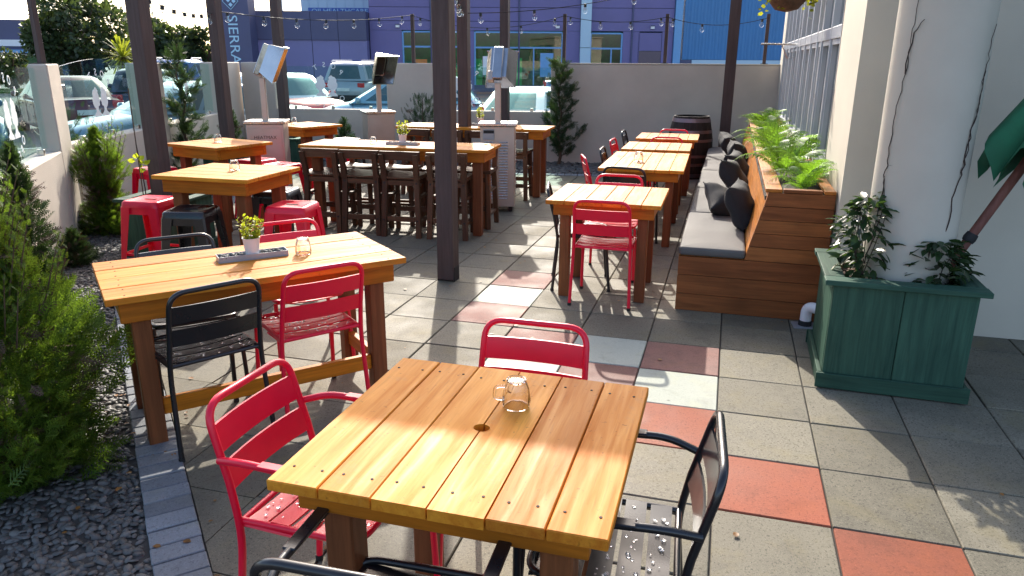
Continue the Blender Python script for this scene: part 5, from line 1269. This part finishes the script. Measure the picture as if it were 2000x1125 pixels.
for i, (x, y, h) in enumerate(((-33, 44, 12), (-32, 46, 12))):
    e = empty('flag_pole', (x, y, SUNK), 0, ('thin pale flagpole, the left one above the rounded tree', 'thin pale flagpole, the right one above the rounded tree')[i], 'pole', 'thin flagpoles'); MB().tube([(0, 0, 0), (0, 0, h)], .045, 8).build('shaft', M['white'], e); MB().lathe([(.05, 0), (.09, .08), (.02, .18)], 8, (0, 0, h)).build('finial', M['white'], e)
# grass bank and kerb at the far side
M['grass'] = paint('mown_grass', (.07, .15, .02), .9, var=.35, scale=3, bmp=.5, bscale=30)
tag(MB().box((0, 0, .02), (36, 6, .1)).build('verge', M['grass'], loc=(-44, 27, SUNK), rz=R(35)), kind='structure')

# ------------------------------------------------------------------ cars
M['carglass'] = paneglass('car_glass', (.30, .44, .44), 1.0, ior=1.7)
M['tyre'] = M['rubber']; M['rim'] = paint('alloy_rim', (.45, .46, .48), .35, .8)
M['tail'] = paint('tail_lamp', (.55, .01, .015), .2, coat=.5); M['head'] = paint('head_lamp', (.75, .78, .8), .12, coat=.8); M['trim'] = paint('black_trim', (.02, .02, .022), .5); M['plate'] = paint('number_plate', (.75, .75, .72), .5)
CARC = {}
def carpaint(name, c): CARC[name] = paint('car_paint_'+name, c, .3, .25, .03, 2, coat=.8, rv=.03)
for nm_, c_ in (('silver', (.32, .36, .40)), ('palesilver', (.24, .34, .44)), ('maroon', (.12, .012, .025)), ('blue', (.03, .13, .36)), ('navy', (.02, .03, .06)), ('red', (.50, .012, .03)), ('white', (.78, .80, .82)), ('teal', (.05, .16, .28)), ('lightblue', (.22, .40, .56))): carpaint(nm_, c_)
KINDS = {  # length, width, height, belt, hood front z, cabin base rear/front x, roof rear/front x, tail z
    'suv': (4.5, 1.82, 1.68, 1.02, .92, (-2.12, 1.05), (-1.92, .30), 1.0, .35),
    'hatch': (3.9, 1.70, 1.45, .92, .76, (-1.85, 1.05), (-1.45, .25), .90, .31),
    'mini': (3.6, 1.68, 1.41, .90, .80, (-1.62, .80), (-1.30, .25), .86, .31),
    'sedan': (4.6, 1.76, 1.43, .93, .74, (-1.65, 1.12), (-.95, .30), .95, .31)}
def car(label, paintn, kind, x, y, rz, z=SUNK, roof=None, hs=1.0):
    L_, W_, H_, BZ, HZ_, cb_, rb, TZ, wr = KINDS[kind]; H_ *= hs; e = empty('parked_car', (x, y, z), rz, label, 'car', 'cars parked beyond the walls'); pm = CARC[paintn]
    hl, hw = L_/2, W_/2
    st = [(-hl, .42, TZ-.22, .80), (-hl+.08, .30, TZ-.04, .91), (-hl+.35, .22, TZ, .97), (cb_[0]+.3, .20, BZ, 1.0), (0, .19, BZ, 1.0), (cb_[1]-.2, .20, BZ-.01, 1.0), (cb_[1]+.15, .21, BZ-.05, .99), (hl-.45, .22, HZ_+.04, .96), (hl-.14, .26, HZ_-.05, .88), (hl, .36, HZ_-.20, .74)]
    rings = []
    for (sx, zb, zt, k) in st:
        w2 = hw*k; P = [(0, zt+.02), (w2*.55, zt+.012), (w2*.86, zt-.02), (w2*.97, zt-.09), (w2, zt-.24), (w2*.985, zb+.12), (w2*.93, zb+.02), (w2*.7, zb)]
        rings.append([(sx, yy, zz) for yy, zz in P]+[(sx, -yy, zz) for yy, zz in P[::-1][:-1]]+[])
    body = MB(); body.loft(rings); body.build('body', pm, e, smooth=38)
    # cabin
    bw, rw = hw*.93, hw*.72; zb0, zr = BZ-.02, H_
    def corner(t):           # t 0 belt .. 1 roof
        k = min(1, t/.88); xr = cb_[0]+(rb[0]-cb_[0])*k; xf = cb_[1]+(rb[1]-cb_[1])*k; ww = bw+(rw-bw)*k; zz = zb0+(zr-zb0)*t
        if t > .88: s_ = (t-.88)/.12; xr += .14*s_; xf -= .14*s_; ww -= .12*s_
        return xr, xf, ww, zz
    rings = []
    for t in (0, .3, .6, .88, .95, 1.0):
        xr, xf, ww, zz = corner(t); c_ = .10; rings.append([(xr+c_, -ww, zz), (xf-c_, -ww, zz), (xf, -ww+c_*1.6, zz), (xf+.05, 0, zz), (xf, ww-c_*1.6, zz), (xf-c_, ww, zz), (xr+c_, ww, zz), (xr, ww-c_*1.6, zz), (xr-.04, 0, zz), (xr, -ww+c_*1.6, zz)])
    MB().loft(rings).build('cabin', CARC[roof] if roof else pm, e, smooth=38)
    def pane(name, pts, par=e):
        MB().add(pts, [(0, 1, 2, 3)]).build(name, M['carglass'], par)
    lo, hi = .10, .82
    for sg in (-1, 1):
        xr0, xf0, w0, z0 = corner(lo); xr1, xf1, w1, z1 = corner(hi); o = .010; cuts_ = [.06, .36, .64, .93] if kind != 'mini' else [.08, .40, .92]
        for a, b in zip(cuts_[:-1], cuts_[1:]):
            g_ = .018; pts = [(xr0+.1+(xf0-xr0-.2)*(a+g_), sg*(w0+o), z0), (xr0+.1+(xf0-xr0-.2)*(b-g_), sg*(w0+o), z0), (xr1+.1+(xf1-xr1-.2)*(b-g_), sg*(w1+o), z1), (xr1+.1+(xf1-xr1-.2)*(a+g_), sg*(w1+o), z1)]
            pane('side_window', pts if sg < 0 else pts[::-1])
        q = MB().box((cb_[1]-.28, sg*(hw+.06), BZ+.05), (.11, .17, .13), ch=.03); q.build('mirror', pm, e, smooth=50)
        for wx in (-hl+.82, hl-.80):
            wh = MB(); Mx = Matrix.Translation((wx, sg*(hw-.10), wr)) @ Matrix.Rotation(PI/2, 4, 'X')
            MB().lathe([(wr+.05, -.105), (wr+.05, .105)], 24, (0, 0, 0), Mx).build('wheel_arch', M['trim'], e)
            Mx = Matrix.Translation((wx, sg*(hw-.085), wr)) @ Matrix.Rotation(PI/2, 4, 'X')
            wo = wh.lathe([(wr*.62, -.10), (wr*.95, -.105), (wr, -.08), (wr, .08), (wr*.95, .105), (wr*.62, .10)], 24, (0, 0, 0), Mx).build('tyre', M['tyre'], e, smooth=40)
            MB().lathe([(.02, -.112), (wr*.5, -.108), (wr*.64, -.10), (wr*.64, .10), (wr*.5, .108), (.02, .112)], 14, (0, 0, 0), Mx).build('rim', M['rim'], wo)
        MB().box((-hl+.05, sg*(hw*.76), TZ-.16), (.10, .26, .20 if kind != 'suv' else .17), ch=.02).build('tail_light', M['tail'], e)
        MB().box((hl-.13, sg*(hw*.64), HZ_-.12), (.16, .30, .13), ch=.03).build('headlight', M['head'], e)
        for hx in (-.55, .45): MB().box((hx, sg*(hw+.004), BZ-.16), (.17, .02, .03), ch=.006).build('door_handle', pm, e)
        for hx in (-.95, -.05, .9): MB().box((hx, sg*(hw*.999), .62), (.008, .012, .56)).build('door_seam', M['trim'], e)
        if kind == 'suv': MB().tube([(rb[0]+.1, sg*rw*.9, H_-.01), (rb[0]+.2, sg*rw*.9, H_+.05), (rb[1]-.2, sg*rw*.9, H_+.05), (rb[1]-.05, sg*rw*.9, H_-.02)], .02, 6).build('roof_rail', M['rim'], e)
    for end in (0, 1):
        a = corner(lo); b = corner(hi); ia, ib = a[1-0 if end else 0], b[1 if end else 0]; o = .03+.02*end
        xa = (a[1]+.03) if end else (a[0]-.028); xb = (b[1]+.03) if end else (b[0]-.028)
        pts = [(xa-(.02 if end else -.02), -a[2]+.17, a[3]), (xa+(.03 if end else -.025), 0, a[3]), (xb+(.03 if end else -.025), 0, b[3]), (xb-(.02 if end else -.02), -b[2]+.17, b[3])]
        pts2 = [(p[0], -p[1], p[2]) for p in pts]
        q = MB(); q.add(pts, [(0, 1, 2, 3)] if end else [(3, 2, 1, 0)]); q.add(pts2, [(3, 2, 1, 0)] if end else [(0, 1, 2, 3)]); q.build('windscreen' if end else 'rear_window', M['carglass'], e)
    MB().box((hl-.06, 0, .38), (.14, W_*.74, .16), ch=.03).build('front_bumper', M['trim'], e); MB().box((-hl+.05, 0, .40), (.14, W_*.84, .18), ch=.03).build('rear_bumper', M['trim'] if kind == 'suv' else pm, e)
    MB().box((-hl+.0, 0, TZ-.32), (.06, .50, .12), ch=.004).build('number_plate', M['plate'], e); MB().box((hl-.02, 0, .52), (.06, .50, .12), ch=.004).build('number_plate', M['plate'], e)
    MB().box((hl-.09, 0, HZ_-.18), (.10, W_*.42, .14), ch=.02).build('grille', M['trim'], e)
    return e
car('silver four wheel drive seen from behind through the left far glass', 'silver', 'suv', -14.3, 23.6, R(95), -.05)
car('red small car with a white roof right behind the left far glass', 'red', 'mini', -10.35, 11.7, R(-32), -.02, roof='white')
car('pale blue hatchback beside the red car, its windscreen showing', 'lightblue', 'hatch', -7.35, 11.5, R(197), -.1)
car('white hatchback behind the right far glass panel', 'white', 'hatch', -4.85, 12.9, R(-90), -.33, hs=.98)
car('silver blue sedan close outside the left glass, bonnet towards the pillar', 'palesilver', 'sedan', -9.75, 7.35, R(-120), -.12)
car('maroon sedan seen from behind through the left glass', 'maroon', 'sedan', -16.6, 11.2, R(148))
car('teal car at the left edge, behind the nearest glass panel', 'teal', 'suv', -13.4, 5.2, R(-30), -.1)
car('bright blue four wheel drive between the first and second posts', 'blue', 'suv', -17.3, 16.6, R(120), 0)
car('dark navy hatchback between the blue four wheel drive and the silver sedan', 'navy', 'hatch', -15.6, 13.0, R(130), 0)
car('white car far back in the car park beside the blue four wheel drive', 'white', 'sedan', -20.5, 22.5, R(140), 0)
car('dark blue car parked by the shop windows behind the white hatchback', 'blue', 'sedan', -5.5, 27.5, R(15), 0)
tag(MB().box((0, 0, .06), (1.8, .16, .12), ch=.02).build('wheel_stop', M['stucco'], loc=(-10.2, 14.6, SUNK), rz=R(-20)), 'concrete wheel stop on the asphalt behind the red car', 'kerb')
